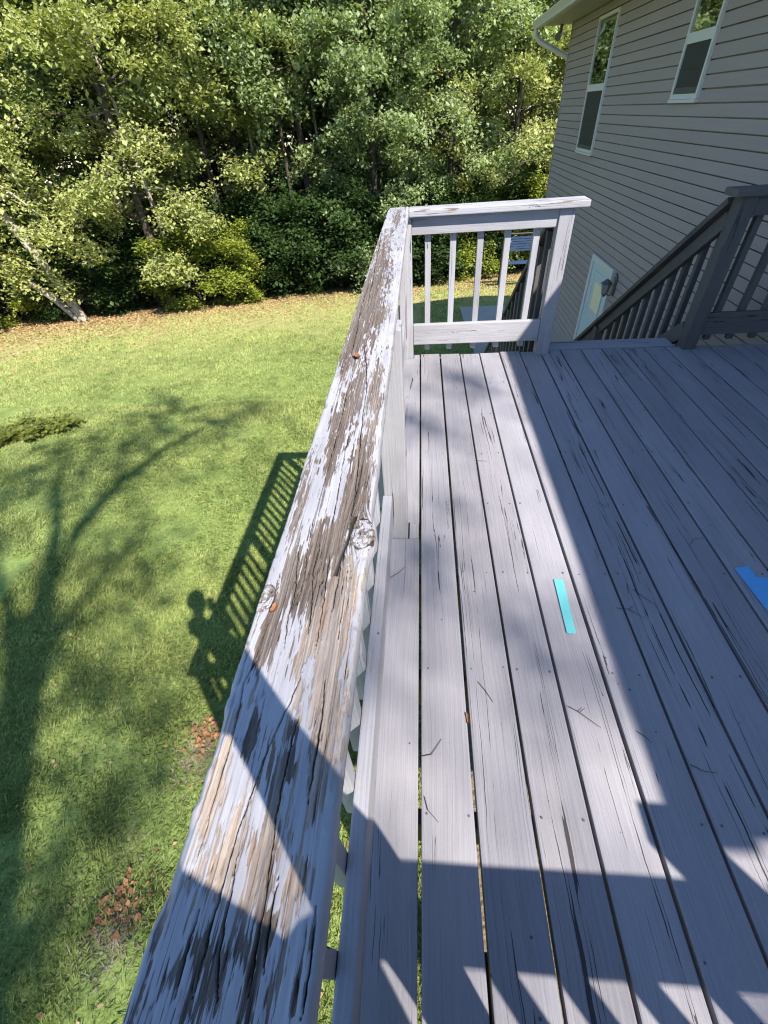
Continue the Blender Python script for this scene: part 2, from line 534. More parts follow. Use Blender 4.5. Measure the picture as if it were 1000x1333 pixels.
M['lawn'] = lawn_mat()
gx = np.concatenate([np.linspace(-90, -20, 15)[:-1], np.linspace(-20, 10, 151)[:-1], np.linspace(10, 90, 17)])
gy = np.concatenate([np.linspace(-60, -4, 12)[:-1], np.linspace(-4, 26, 151)[:-1], np.linspace(26, 110, 18)])
GX, GY = np.meshgrid(gx, gy, indexing='ij')
GZ = ground(GX, GY)
v = np.stack([GX, GY, GZ], -1).reshape(-1, 3)
nx_, ny_ = len(gx), len(gy)
ii, jj = np.meshgrid(np.arange(nx_ - 1), np.arange(ny_ - 1), indexing='ij')
a_ = (ii * ny_ + jj).ravel()
f = np.stack([a_, a_ + ny_, a_ + ny_ + 1, a_ + 1], 1)
lawn = obj('lawn', mesh_np('lawn', v, f, True, {'edge': (GY - edge_y(GX)).ravel()}), M['lawn'])
tag(lawn, 'sunlit green lawn sloping down to the leaf-strewn wood edge', 'lawn', kind='structure')

# concrete slab beside the house, lying on the slope
SY0, SY1 = 7.0, 16.0
sv = []
for yy in np.linspace(SY0, SY1, 10):
    zz = gz(2.0, yy)
    sv += [(1.32, yy, zz + .09), (2.80, yy, zz + .09), (2.80, yy, zz - .2), (1.32, yy, zz - .2)]
sf = []
for i in range(9):
    for k in range(4):
        sf.append((i * 4 + k, i * 4 + (k + 1) % 4, (i + 1) * 4 + (k + 1) % 4, (i + 1) * 4 + k))
sf += [(0, 1, 2, 3), (39, 38, 37, 36)]
slab_mb = MB(); slab_mb.add(sv, sf)
tag(slab_mb.build('pavement', M['concrete']), 'grey concrete slab at the foot of the house wall', 'slab', kind='structure')

# ------------------------------------------------------------------ house
XW, YN, YF, ZB, ZT = 2.79, -1.12, 12.05, -2.95, 2.36
house = tag(empty('house', (XW, 5.5, -2.65)), 'grey vinyl sided two-storey house with white windows beside the deck', 'house')
HB = Vector(house.location)


def hpart(mb, name, mat, parent=house, smooth=False):
    """geometry given in world coordinates, stored relative to the house"""
    off = HB
    mb.v = [(x - off.x, y - off.y, z - off.z) for x, y, z in mb.v]
    return mb.build(name, mat, parent, smooth=smooth)


hpart(MB().box(XW + .03, XW + 9.0, YN + .02, YF - .02, -5.2, ZT + .02), 'wall', M['siding'])
# siding courses
z0, EXPO = 1.2397, 0.1016
k0 = int(math.ceil((ZB - z0) / EXPO)) - 1
k1 = int((ZT - z0) / EXPO)
ys = np.linspace(YN, YF, 34)
for k in range(-44, k1 + 1):
    zb = z0 + k * EXPO
    if zb > ZT - 0.02: continue
    zt = min(zb + EXPO, ZT)
    prof = [(0.026, zb), (-0.0125, zb), (-0.0145, zb + .004), (-0.008, zt - .0105), (0.020, zt - .0095), (0.020, zt - .0004), (0.026, zt - .0004)]
    vs, fs = [], []
    n = len(prof)
    for i, y in enumerate(ys):
        wob = (vnoise(y * 1.3, k * 3.7) - .5) * 0.005
        wz = (vnoise(y * 0.9 + 9, k * 2.1) - .5) * 0.0035
        for j, (dx, z) in enumerate(prof):
            vs.append((dx + (wob if 0 < j < 4 else 0), y - HB.y, z + wz - HB.z))
    for i in range(len(ys) - 1):
        for j in range(n - 1):
            fs.append((i * n + j, (i + 1) * n + j, (i + 1) * n + j + 1, i * n + j + 1))
    fs += [tuple(range(n)), tuple(range((len(ys) - 1) * n, len(ys) * n))[::-1]]
    m = poly('siding_board', vs, fs)
    obj('siding_board', m, M['siding'], house)
# corner posts
for y0, y1 in ((YF - .005, YF + .05), (YN - .05, YN + .005)):
    hpart(MB().box(XW - .022, XW + .06, y0, y1, -5.0, ZT), 'corner_post', M['siding'])
# soffit, fascia, gutter, roof
EXO, EZ = 2.10, 2.44
YG0, YG1 = -1.41, 12.36
sof = MB()
sof.box(EXO + .13, XW + .02, YG0, YG1, ZT, ZT + .02)
sofo = hpart(sof, 'soffit', M['soffit'])
hpart(MB().box(EXO + .105, EXO + .13, YG0, YG1, ZT - .03, ZT + .13), 'fascia', M['gutter'])
gut = MB().prism([(EXO, EZ), (EXO - .004, EZ - .018), (EXO + .004, EZ - .03), (EXO + .03, EZ - .075), (EXO + .035, EZ - .11), (EXO + .103, EZ - .11),
                  (EXO + .103, EZ), (EXO + .097, EZ), (EXO + .097, EZ - .104), (EXO + .04, EZ - .104), (EXO + .012, EZ - .02), (EXO + .012, EZ)], YG0, YG1)
hpart(gut, 'gutter', M['gutter'])
RX = XW + 4.5
pitch = 0.36
rz0 = EZ + .03
roof = MB()
xr0 = EXO + .06
rh = rz0 + (RX - xr0) * pitch
xr1 = 2 * RX - xr0
roof.prism([(xr0, rz0), (RX, rh), (xr1, rz0), (xr1, rz0 - .09), (RX, rh - .09), (xr0, rz0 - .025)], YG0, YG1)
hpart(roof, 'roof', M['roof'])
for y0, y1 in ((YN + .03, YN + .1), (YF - .1, YF - .03)):
    hpart(MB().prism([(XW + .03, ZT), (XW + 8.97, ZT), (RX, ZT + 1.64)], y0, y1), 'gable', M['siding'])
for y0, y1 in ((YG0 - .02, YG0 - .002), (YG1 + .002, YG1 + .02)):
    hpart(MB().prism([(xr0, rz0 - .005), (RX, rh - .005), (xr1, rz0 - .005), (xr1, rz0 - .09), (RX, rh - .09), (xr0, rz0 - .09)], y0, y1), 'rake_board', M['gutter'])
# downspout at the far corner: elbow back under the eave, then down the gable wall
ds = MB().tube([(EXO + .06, YG1 - .10, EZ - .09), (EXO + .06, YG1 - .10, EZ - .19), (EXO + .14, YG1 - .12, EZ - .27), (XW - .02, YF + .12, 1.93), (XW + .10, YF + .11, 1.80), (XW + .14, YF + .11, 1.6), (XW + .14, YF + .11, -3.2)],
               [.042, .042, .043, .043, .043, .042, .042], 10)
hpart(ds, 'downspout', M['gutter'], smooth=True)
fl = hpart(MB().tube([(XW - .18, YF + .16, ZT), (XW - .18, YF + .16, ZT - .10)], .03, 8), 'floodlight', M['lantern_metal'])
hpart(MB().tube([(XW - .18, YF + .12, ZT - .12), (XW - .26, YF + .0, ZT - .17)], [.03, .06], 10), 'lamp_head', M['lantern_metal'], fl)


def window(y0, y1, zb, zm, zt):
    """double-hung window proud of the siding: white casing, meeting rail, reflecting upper sash, screened lower sash"""
    x = XW
    fr = MB(); t = .040
    fr.box(x - .042, x - .008, y0, y0 + t, zb, zt); fr.box(x - .042, x - .008, y1 - t, y1, zb, zt)
    fr.box(x - .042, x - .008, y0 + t, y1 - t, zt - t, zt); fr.box(x - .042, x - .008, y0 + t, y1 - t, zb, zb + t)
    w = hpart(fr, 'window', M['white_vinyl'])
    hpart(MB().box(x - .038, x - .012, y0 + t, y1 - t, zm - .04, zm + .04), 'meeting_rail', M['white_vinyl'], w)
    hpart(MB().box(x - .052, x - .008, y0 - .004, y1 + .004, zb - .028, zb - .002), 'sill', M['white_vinyl'], w)
    hpart(MB().box(x - .026, x - .019, y0 + t, y1 - t, zm + .04, zt - t), 'pane', M['glass'], w)
    hpart(MB().box(x - .020, x - .015, y0 + t, y1 - t, zb + t, zm - .04), 'pane', M['glass'], w)
    hpart(MB().box(x - .0275, x - .0265, y0 + t, y1 - t, zb + t, zm - .04), 'insect_screen', M['screen'], w)
    hpart(MB().box(x - .032, x - .028, y0 + t, y1 - t, (zb + zm) / 2 - .006, (zb + zm) / 2 + .006), 'screen_bar', M['screen'], w)
    hpart(MB().box(x - .034, x - .028, y0 + t, y1 - t, zb + t, zb + t + .05), 'lower_rail', M['lantern_metal'], w)
    return w


window(9.33, 10.26, 0.66, 1.445, 2.235)
window(6.20, 6.83, 1.27, 1.725, 2.20)

# lower-level door
dy0, dy1, dzt, dzb = 7.12, 8.12, -0.50, -2.70
dr = MB()
dr.box(XW - .045, XW - .008, dy0, dy0 + .09, dzb, dzt); dr.box(XW - .045, XW - .008, dy1 - .09, dy1, dzb, dzt)
dr.box(XW - .045, XW - .008, dy0 + .09, dy1 - .09, dzt - .09, dzt)
door_frame = hpart(dr, 'door_frame', M['white_vinyl'])
door = hpart(MB().box(XW - .022, XW - .010, dy0 + .09, dy1 - .09, dzb + .02, dzt - .09), 'door', M['door'])
hpart(MB().box(XW - .027, XW - .0225, dy0 + .25, dy1 - .25, -1.35, -0.72), 'pane', M['curtain'], door)
hpart(MB().box(XW - .030, XW - .0275, dy0 + .26, dy1 - .38, -1.20, -0.82), 'paper_sheet', M['paper'], door)
pf = MB()
for a, b, c, d in ((dy0 + .21, dy0 + .25, -1.39, -.68), (dy1 - .25, dy1 - .21, -1.39, -.68)):
    pf.box(XW - .034, XW - .0225, a, b, c, d)
pf.box(XW - .034, XW - .0225, dy0 + .25, dy1 - .25, -.72, -.68); pf.box(XW - .034, XW - .0225, dy0 + .25, dy1 - .25, -1.39, -1.35)
hpart(pf, 'pane_trim', M['door'], door)
hpart(MB().tube([(XW - .02, dy0 + .16, -1.62), (XW - .08, dy0 + .16, -1.62)], [.02, .035], 10), 'handle', M['lantern_metal'], door, True)

# wall lantern by the door
ln = tag(empty('wall_lantern', (XW - .012, 6.98, -0.72)), 'small grey wall lantern with scrolled bracket beside the lower door', 'lantern')
ln.scale = (.8, .8, .8)
def lpart(mb, name, mat, smooth=False):
    return mb.build(name, mat, ln, smooth=smooth)
lpart(MB().box(-.02, 0, -.05, .05, -.10, .22), 'back_plate', M['lantern_metal'])
lpart(MB().tube([(-.01, 0, .22), (-.03, 0, .27), (-.06, 0, .25)], [.012, .012, .008], 6), 'finial', M['lantern_metal'])
arm = [(-.02, 0, -.05)] + [(-.07 - .05 * math.sin(a), 0, -.06 - .06 * math.cos(a) + .02) for a in np.linspace(-.9, 2.6, 9)] + [(-.16, 0, .05)]
lpart(MB().tube(arm, .009, 6), 'bracket', M['lantern_metal'])
lpart(MB().tube([(-.16, 0, .18), (-.16, 0, .11), (-.16, 0, .10)], [.015, .10, .095], 6), 'lamp_cap', M['lantern_metal'])
lpart(MB().tube([(-.16, 0, .10), (-.16, 0, -.06)], [.08, .052], 6), 'lamp_shade', M['lantern_glass'])
lpart(MB().tube([(-.16, 0, -.06), (-.16, 0, -.09), (-.16, 0, -.12)], [.056, .03, .008], 6), 'lamp_base', M['lantern_metal'])

# ------------------------------------------------------------------ deck
SP, BW = 0.1455, 0.1365
DY0, DY1 = -0.60, 3.215
deck = tag(empty('deck', (0, 0, 0)), 'raised deck of grey painted boards with cracked paint and dark gaps', 'deck')
NB = 20
for k in range(-1, NB):
    x1 = (k + 1) * SP - (SP - BW) / 2
    x0 = x1 - BW
    if k == -1: x0 = -0.1430
    if x1 > XW - .03: break
    y1 = DY1 + random.uniform(-.010, .012)
    dz = random.uniform(-.0022, .0016)
    xc, w = (x0 + x1) / 2 + random.uniform(-.0008, .0008), (x1 - x0)
    if k == -1:
        # outermost board, sawn out round the posts
        segs = [(-.455, 1.304), (1.408, 3.148)]
        for (a, b) in segs:
            lumber('floor_board', M['floor'], (xc, a, -.019 + dz), (xc, b, -.019 + dz), w, .038, deck, .004)
        for (a, b) in ((1.306, 1.406), (3.150, y1)):
            lumber('floor_board', M['floor'], (-.026, a, -.0192 + dz), (-.026, b, -.0192 + dz), .040, .0375, deck, .002)
        continue
    lumber('floor_board', M['floor'], (xc, DY0, -.019 + dz), (xc + random.uniform(-.001, .001), y1, -.019 + dz), w, .038, deck, .004)
# nail heads where boards cross the joists
M['nail'] = plain('rusty_nail_head', (0.10, 0.092, 0.095), 0.6, 0.2)
nm = MB().tube([(0, 0, -.002), (0, 0, .0004)], .0032, 8).mesh('nail_head'); nm.materials.append(M['nail'])
nn_ = 0
for k in range(0, 15):
    for yj in np.arange(-.5 + .405, 3.3, .405):
        for sx_ in (.022, BW - .022):
            if nn_ >= 290 or random.random() < .45: continue
            o = bpy.data.objects.new('nail_head', nm)
            o.location = (k * SP + (SP - BW) / 2 + sx_ + random.uniform(-.010, .010), yj + random.uniform(-.008, .008), .0012)
            link(o, deck); nn_ += 1
# cross board at the head of the stairs
lumber('nosing_board', M['floor'], (.935, 3.318, -.021), (1.825, 3.318, -.021), .155, .036, deck, .012)
# joists, rim, support posts
for i, y in enumerate(np.arange(-.5, 3.3, .405)):
    lumber('joist', M['frame_wood'], (-.13, y, -.140), (XW - .04, y, -.140), .038, .19, deck)
lumber('rim_joist', M['rail'], (-.163, -.62, -.140), (-.163, 3.262, -.140), .036, .20, deck)
lumber('rim_joist', M['rail'], (-.144, 3.245, -.142), (XW - .03, 3.245, -.142), .034, .20, deck)
for (x, y) in ((.2, 3.0), (2.5, 3.0), (.2, .0), (2.5, .0)):
    lumber('support_post', M['frame_wood'], (x, y, -2.9), (x, y, -.24), .14, .14, deck)

# ------------------------------------------------------------------ railings
H, CT = 0.918, 0.036
ZC = H - CT          # underside of caps
PW = 0.089


def post(parent, x, y, z0=-.30, z1=ZC - .0005, mat=None):
    return lumber('post', mat or M['post'], (x, y, z0), (x, y, z1), PW, PW, parent, .004)


def baluster(parent, x, y, z0, z1, mat=None):
    return lumber('baluster', mat or M['rail'], (x, y, z0), (x + random.uniform(-.002, .002), y + random.uniform(-.002, .002), z1), .038, .038, parent, .003)


PX = -.0965           # side posts centre
side = tag(empty('side_railing', (PX, 1.35, 0)), 'long weathered railing along the left deck edge with peeling white cap', 'railing')
PYS = [-.505, 1.3545, 3.1995]
for y in PYS:
    post(side, PX, y)
RXC = -.1275          # rails centre (x)
for a, b in zip(PYS[:-1], PYS[1:]):
    y0, y1 = a + PW / 2 + .001, b - PW / 2 - .001
    lumber('top_rail', M['rail'], (RXC, y0, ZC - .0455), (RXC, y1, ZC - .0455), .036, .089, side)
    lumber('bottom_rail', M['rail'], (RXC, y0, .172), (RXC, y1, .172), .036, .140, side, .005)
y = -.42
while y < 3.2:
    if min(abs(y - p) for p in PYS) > .075:
        baluster(side, -.166, y, .045, ZC - .01)
    y += .1455

end = tag(empty('end_railing', (.4, 3.2, 0)), 'short sunlit railing panel across the far deck end with five balusters', 'railing')
EPX = .8735
post(end, EPX, 3.1995)
EYC = 3.186
lumber('top_rail', M['rail'], (-.050, EYC, .832), (EPX - PW / 2 - .001, EYC, .832), .036, .099, end)
lumber('bottom_rail', M['rail'], (-.050, EYC, .166), (EPX - PW / 2 - .001, EYC, .166), .036, .142, end, .006)
for x in (.050, .210, .382, .548, .723):
    baluster(end, x, EYC + .0375, .045, .872)
lumber('top_cap', M['rail_worn'], (-.066, 3.197, H - CT / 2), (.985, 3.197, H - CT / 2), .146, CT, end, .006)

SPX = 1.8785
right = tag(empty('landing_railing', (2.3, 3.2, 0)), 'shaded dark railing between the stair post and the house wall', 'railing')
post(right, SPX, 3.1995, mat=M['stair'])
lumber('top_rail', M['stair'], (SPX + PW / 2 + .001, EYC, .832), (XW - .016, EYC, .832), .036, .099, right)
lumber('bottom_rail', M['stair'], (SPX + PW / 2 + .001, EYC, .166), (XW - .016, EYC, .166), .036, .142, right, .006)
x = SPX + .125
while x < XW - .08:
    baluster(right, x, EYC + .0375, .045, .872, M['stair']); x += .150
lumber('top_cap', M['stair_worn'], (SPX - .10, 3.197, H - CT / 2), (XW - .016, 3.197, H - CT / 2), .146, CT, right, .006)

# the railing across the near deck end, behind the photographer
rear = tag(empty('rear_railing', (1.3, -.52, 0)), 'railing across the near deck end behind the photographer', 'railing')
RY = -.508
for x in (1.30,):
    post(rear, x, RY, -.3, 1.15)  # unseen taller post, added to cast a strip of shade on the boards
post(rear, XW - .07, RY)
lumber('top_rail', M['rail'], (-.050, RY - .006, .832), (XW - .12, RY - .006, .832), .036, .099, rear)
lumber('bottom_rail', M['rail'], (-.050, RY - .006, .166), (XW - .12, RY - .006, .166), .036, .142, rear)
x = -.05 + .130
while x < XW - .15:
    baluster(rear, x, RY - .0435, .045, .872); x += .1455
lumber('top_cap', M['rail_worn'], (-.062, -.518, H - CT / 2), (1.255, -.518, H - CT / 2), .140, CT, rear, .006)
lumber('top_cap', M['rail_worn'], (1.345, -.518, H - CT / 2), (XW - .016, -.518, H - CT / 2), .140, CT, rear, .006)

# ------------------------------------------------------------------ stairs and stair railings
SLOPE = 0.795
RUN, RISE = 0.236, 0.1876
stair = tag(empty('staircase', (1.38, 3.4, -2.6)), 'steep grey wooden stairs going down from the deck beside the house', 'stairs')
for i in range(1, 14):
    yc = 3.33 + i * RUN
    lumber('tread', M['floor'], (.925, yc, -i * RISE - .019), (1.828, yc, -i * RISE - .019), .262, .038, stair, .005)
for x in (.940, 1.810):
    lumber('stringer', M['rail'], (x, 3.27, -.25), (x, 6.60, -.25 - SLOPE * 3.33), .036, .24, stair)


def stair_railing(xc, label, inward):
    g = tag(empty('stair_railing', (xc, 4.9, -1.5)), label, 'railing', 'railings either side of the stairs')
    ya, yb = 3.2465, 6.62
    zc = lambda y: .888 - SLOPE * (y - 3.25)         # top of the sloped cap
    n = Vector((0, SLOPE, 1)).normalized()
    def sl(name, off, w, h, xx, mat, y0=ya, y1=yb):
        y0 += n.y * off; y1 += n.y * off
        p0 = Vector((xx, y0, zc(y0))) - n * off; p1 = Vector((xx, y1, zc(y1))) - n * off
        lumber(name, mat, p0, p1, w, h, g, .004)
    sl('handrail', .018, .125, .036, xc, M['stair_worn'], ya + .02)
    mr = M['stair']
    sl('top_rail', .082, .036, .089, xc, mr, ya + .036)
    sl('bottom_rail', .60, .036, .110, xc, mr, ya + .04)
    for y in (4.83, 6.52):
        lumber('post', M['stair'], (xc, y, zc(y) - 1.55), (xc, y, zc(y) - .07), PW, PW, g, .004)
    y = ya + .105
    while y < yb - .06:
        if min(abs(y - 4.83), abs(y - 6.52)) > .07:
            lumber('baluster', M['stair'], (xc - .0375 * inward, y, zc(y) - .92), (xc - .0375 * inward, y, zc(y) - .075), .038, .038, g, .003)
        y += .1455
    return g


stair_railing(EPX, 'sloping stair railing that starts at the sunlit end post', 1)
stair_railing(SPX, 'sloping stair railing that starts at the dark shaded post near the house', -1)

# ------------------------------------------------------------------ the weathered cap of the side railing
BLOBS= [(-0.1253, 2.875, 0.0172, 0.283, 0.6, 0.8), (-0.1589, 2.092, 0.0264, 0.347, 0.8, 0.9), (-0.1372, 1.901, 0.0183, 0.14, 0.9, 0.8), (-0.1529, 1.604, 0.0425, 0.196, 0.7, 0.9), (-0.1587, 1.408, 0.0336, 0.16, 0.9, 1.0), (-0.1584, 1.217, 0.0344, 0.145, 0.8, 0.9), (-0.1222, 1.303, 0.0113, 0.064, 0.6, 0.9), (-0.1038, 1.366, 0.0163, 0.069, 0.5, 0.7), (-0.1647, 1.086, 0.0238, 0.123, 0.8, 0.9), (-0.1341, 0.894, 0.0138, 0.15, 0.9, 0.9), (-0.1487, 0.748, 0.0123, 0.088, 0.8, 0.9), (-0.1508, 0.63, 0.0111, 0.071, 0.7, 0.8), (-0.0982, 0.874, 0.0168, 0.09, 0.6, 0.6), (-0.0858, 0.76, 0.0122, 0.059, 0.5, 0.6), (-0.0985, 0.629, 0.0136, 0.071, 0.9, 0.7), (-0.096, 0.543, 0.015, 0.059, 1.0, 0.8), (-0.0949, 0.479, 0.014, 0.052, 1.0, 0.9), (-0.1653, 0.706, 0.0089, 0.082, 0.5, 0.8), (-0.0755, 0.524, 0.0073, 0.076, 0.5, 0.6), (-0.1771, 0.506, 0.0098, 0.074, 0.6, 0.7), (-0.177, 0.438, 0.0091, 0.047, 0.5, 0.7), (-0.1365, 0.373, 0.0229, 0.054, 0.9, 0.85), (-0.1324, 0.423, 0.0155, 0.03, 0.7, 0.8), (-0.1103, 0.423, 0.011, 0.061, 0.9, 0.9), (-0.1681, 0.359, 0.0103, 0.039, 0.8, 0.8), (-0.1386, 0.341, 0.015, 0.037, 0.8, 0.8), (-0.1069, 0.329, 0.0175, 0.042, 0.9, 0.7), (-0.1137, 0.284, 0.0092, 0.032, 0.6, 0.5), (-0.171, 0.305, 0.0067, 0.028, 1.0, 0.95), (-0.1699, 0.267, 0.0091, 0.03, 1.0, 0.9), (-0.1723, 0.243, 0.0088, 0.019, 0.8, 0.8), (-0.0923, 0.295, 0.0185, 0.065, 0.9, 0.2), (-0.0924, 0.236, 0.017, 0.055, 0.9, 0.1), (-0.0819, 0.178, 0.0123, 0.045, 0.9, 0.1), (-0.0806, 0.136, 0.0108, 0.032, 0.8, 0.2), (-0.1285, 0.244, 0.007, 0.028, 0.5, 0.5), (-0.1375, 0.226, 0.0068, 0.022, 0.5, 0.6), (-0.1581, 0.15, 0.0091, 0.014, 0.9, 0.7), (-0.1584, 0.164, 0.0062, 0.014, 0.5, 0.8), (-0.1176, 0.162, 0.0046, 0.009, 0.9, 0.9), (-0.1138, 0.132, 0.005, 0.012, 0.9, 0.9), (-0.1385, 0.134, 0.0087, 0.026, 0.6, 0.6), (-0.1264, 0.116, 0.0084, 0.024, 0.5, 0.6), (-0.0859, 0.106, 0.0102, 0.029, 0.6, 0.3), (-0.1781, 0.119, 0.0086, 0.025, 0.6, 0.2), (-0.1779, 0.09, 0.0068, 0.022, 0.5, 0.2), (-0.1491, 0.086, 0.0093, 0.022, 0.6, 0.2), (-0.1543, 0.052, 0.0112, 0.016, 1.0, 0.1), (-0.1489, 0.065, 0.0077, 0.015, 0.6, 0.2), (-0.1269, 0.056, 0.0093, 0.024, 0.8, 0.3), (-0.1157, 0.061, 0.0063, 0.019, 0.8, 0.5), (-0.0908, 0.048, 0.0091, 0.018, 0.7, 0.2), (-0.0787, 0.049, 0.0048, 0.014, 0.4, 0.3), (-0.1527, 0.007, 0.0102, 0.011, 0.7, 0.9), (-0.1684, -0.004, 0.0044, 0.007, 0.7, 0.9), (-0.1482, -0.019, 0.0064, 0.013, 0.8, 1.0), (-0.1161, 0.009, 0.0067, 0.015, 0.8, 0.9), (-0.1123, -0.013, 0.0053, 0.014, 0.7, 1.0), (-0.1081, 0.021, 0.0057, 0.012, 0.6, 0.9), (-0.1319, -0.003, 0.0044, 0.022, 0.5, 0.8), (-0.0759, 0.019, 0.0045, 0.016, 0.9, 1.0), (-0.0787, -0.007, 0.0032, 0.014, 0.5, 0.9), (-0.092, 0.003, 0.0055, 0.022, 0.3, 0.5)]
CRACKS= [[(-0.1472, 1.016), (-0.152, 0.86), (-0.1504, 0.706), (-0.1498, 0.564), (-0.152, 0.438), (-0.1456, 0.341), (-0.1465, 0.294)], [(-0.1444, 1.16), (-0.1117, 0.893), (-0.1062, 0.704), (-0.0964, 0.524), (-0.0977, 0.454), (-0.1016, 0.423)], [(-0.1346, 0.423), (-0.1353, 0.366), (-0.127, 0.306), (-0.1236, 0.264)], [(-0.1642, 0.415), (-0.1537, 0.34), (-0.1531, 0.294), (-0.1477, 0.244)], [(-0.1718, 0.257), (-0.1809, 0.207), (-0.1767, 0.16), (-0.1766, 0.126), (-0.1766, 0.095), (-0.1753, 0.068), (-0.1778, 0.039)], [(-0.118, 0.235), (-0.128, 0.184), (-0.1394, 0.137), (-0.144, 0.103), (-0.1474, 0.08), (-0.1487, 0.045), (-0.1499, 0.015), (-0.1504, -0.027)], [(-0.1146, 0.185), (-0.1175, 0.155), (-0.118, 0.11), (-0.1151, 0.071), (-0.1115, 0.034), (-0.1116, 0.013), (-0.1089, -0.024)], [(-0.1428, 0.07), (-0.1411, 0.041), (-0.1386, 0.008), (-0.1296, -0.025)], [(-0.0728, 0.04), (-0.0718, 0.004), (-0.072, -0.022)], [(-0.1169, 0.394), (-0.1128, 0.306), (-0.1111, 0.245)], [(-0.1756, 1.652), (-0.1781, 1.411), (-0.1694, 1.163), (-0.1662, 1.017)], [(-0.1913, 2.58), (-0.1695, 1.851), (-0.1587, 1.408)], [(-0.1282, 0.705), (-0.1247, 0.524), (-0.1237, 0.438)], [(-0.0952, 0.227), (-0.0928, 0.178), (-0.0926, 0.123), (-0.0938, 0.094)], [(-0.0991, 0.38), (-0.1002, 0.317), (-0.1016, 0.295)], [(-0.1045, 0.057), (-0.1052, 0.026), (-0.1036, -0.005)], [(-0.1621, 0.031), (-0.1624, 0.002), (-0.1615, -0.02)]]



def weathered_cap():
    X0, X1 = -.1945, -.0670
    W = X1 - X0
    ya = np.concatenate([np.arange(-.60, -.06, .012), np.arange(-.06, .50, .0010), np.arange(.50, 1.1, .0018), np.arange(1.1, 3.268, .0036)])
    ns = 150
    s = np.linspace(0, 1, ns)
    S, Y = np.meshgrid(s, ya, indexing='ij')
    X = X0 + S * W
    # grain coordinate wanders round the knots
    KN = [(-.0800, .432, .016, .030), (-.1890, .318, .012, .022)]
    gx = X.copy()
    for kx, ky, kr, kl in KN:
        d = np.exp(-((X - kx) / (kr * 1.6)) ** 2 - ((Y - ky) / (kl * 1.6)) ** 2)
        gx = gx + np.sign(kx - X) * kr * .9 * d
    gx = gx + .006 * (fbm(X * 12, Y * 1.6, 2, 3) - .5)
    # how far the paint has gone
    bare = np.full_like(X, -.02)
    tone = np.full_like(X, .0); tw = np.full_like(X, 1e-3)
    for bx, by, wx, wy, amp, tn in BLOBS:
        wgt = np.exp(-((X - bx) / (wx * 1.05)) ** 2 - ((Y - by) / (wy * 1.05)) ** 2)
        bare = bare + .82 * amp * wgt * (1 - np.clip(bare, 0, 1) * .8)
        tone += tn * wgt; tw += wgt
    base_t = np.clip(.25 + .55 * np.clip((Y - .25) / .3, 0, 1) + .5 * np.clip((.06 - Y) / .06, 0, 1), 0, 1)
    tone = (tone + base_t * .08) / (tw + .08)
    n0 = fbm(gx * 85, Y * 7.0, 3, 1) - .5
    n1 = fbm(gx * 180, Y * 34.0, 3, 2) - .5
    n2 = fbm(gx * 520, Y * 85, 3, 7) - .5
    st = fbm(gx * 640, Y * 8.0, 3, 9) - .5
    worn = np.clip(bare * 1.6 + .35, .12, 1)
    val = bare + .85 * n0 + (1.25 * n1 + .85 * n2) * (.45 + .55 * worn) + 1.45 * st * worn
    # the right hand strip and the left arris keep more paint
    val -= .16 * np.clip((S - .86) / .10, 0, 1) * (.4 + 1.2 * fbm(Y * 14, S * 0, 2, 29)) + .10 * np.clip((.06 - S) / .06, 0, 1)
    # open grain cracks
    crack = np.zeros_like(X)
    for ci, c in enumerate(CRACKS):
        c = sorted(c, key=lambda p: p[1])
        cy = np.array([p[1] for p in c]); cx = np.array([p[0] for p in c])
        ln = cy[-1] - cy[0]
        yy = ya
        px = np.interp(yy, cy, cx) + .0034 * (fbm(yy * 22 + ci * 9, yy * 0 + ci, 3, 4) - .5) + .0018 * (fbm(yy * 160, yy * 0 + ci, 2, 5) - .5)
        inside = np.clip((yy - cy[0]) / (.12 * ln + .004), 0, 1) * np.clip((cy[-1] - yy) / (.12 * ln + .004), 0, 1)
        wd = (.0002 + .0011 * fbm(yy * 40 + ci * 3, yy * 0 + ci * 7, 2, 6)) * inside * (1.0 + .5 * np.clip(yy - .5, 0, 2))
        crack = np.maximum(crack, np.clip(1.25 - np.abs(X - px[None, :]) / (wd[None, :] + 1e-6), 0, 1) * (wd[None, :] > 1.5e-4))
    # many fine checks where the wood is bare
    fc = np.abs(vnoise(gx * 420, Y * 5.5, 21) - .5)
    crack = np.maximum(crack, np.clip(1 - fc / .035, 0, 1) * np.clip((val - .30) * 5, 0, 1) * (vnoise(gx * 60, Y * 11, 33) > .52) * .7)
    # bare wood opens along the cracks
    val += .30 * np.clip(crack, 0, 1)
    # knots
    knot = np.zeros_like(X); kh = np.zeros_like(X)
    for kx, ky, kr, kl in KN:
        r = np.sqrt(((X - kx) / kr) ** 2 + ((Y - ky) / kl) ** 2) + .35 * (fbm(X * 130, Y * 90, 3, 13) - .5)
        knot = np.maximum(knot, np.clip(1.1 - np.abs(r - 1.0) / (.02 + .55 * np.clip(fbm(X * 60, Y * 40, 2, 25) - .38, 0, 1)), 0, 1))
        inn = np.clip((1.02 - r) / .25, 0, 1)
        kh += .0009 * inn * (.6 + .9 * (fbm(X * 260, Y * 190, 3, 14)))
        val = np.where(r < 1.0, .16 + 1.3 * (fbm(X * 190, Y * 150, 3, 15) - .5), val)
        ring = np.abs(((r * 2.6 + 1.2 * fbm(X * 110, Y * 70, 3, 23)) % 1.0) - .5)
        crack = np.where(r < .97, np.maximum(np.clip((.10 - ring) * 12, 0, 1) * (fbm(X * 90, Y * 60, 2, 24) > .42), np.clip((.05 - np.abs(vnoise(X * 180, Y * 140, 16) - .5)) * 14, 0, 1)) * .95, crack)
    crack = np.maximum(crack, knot)
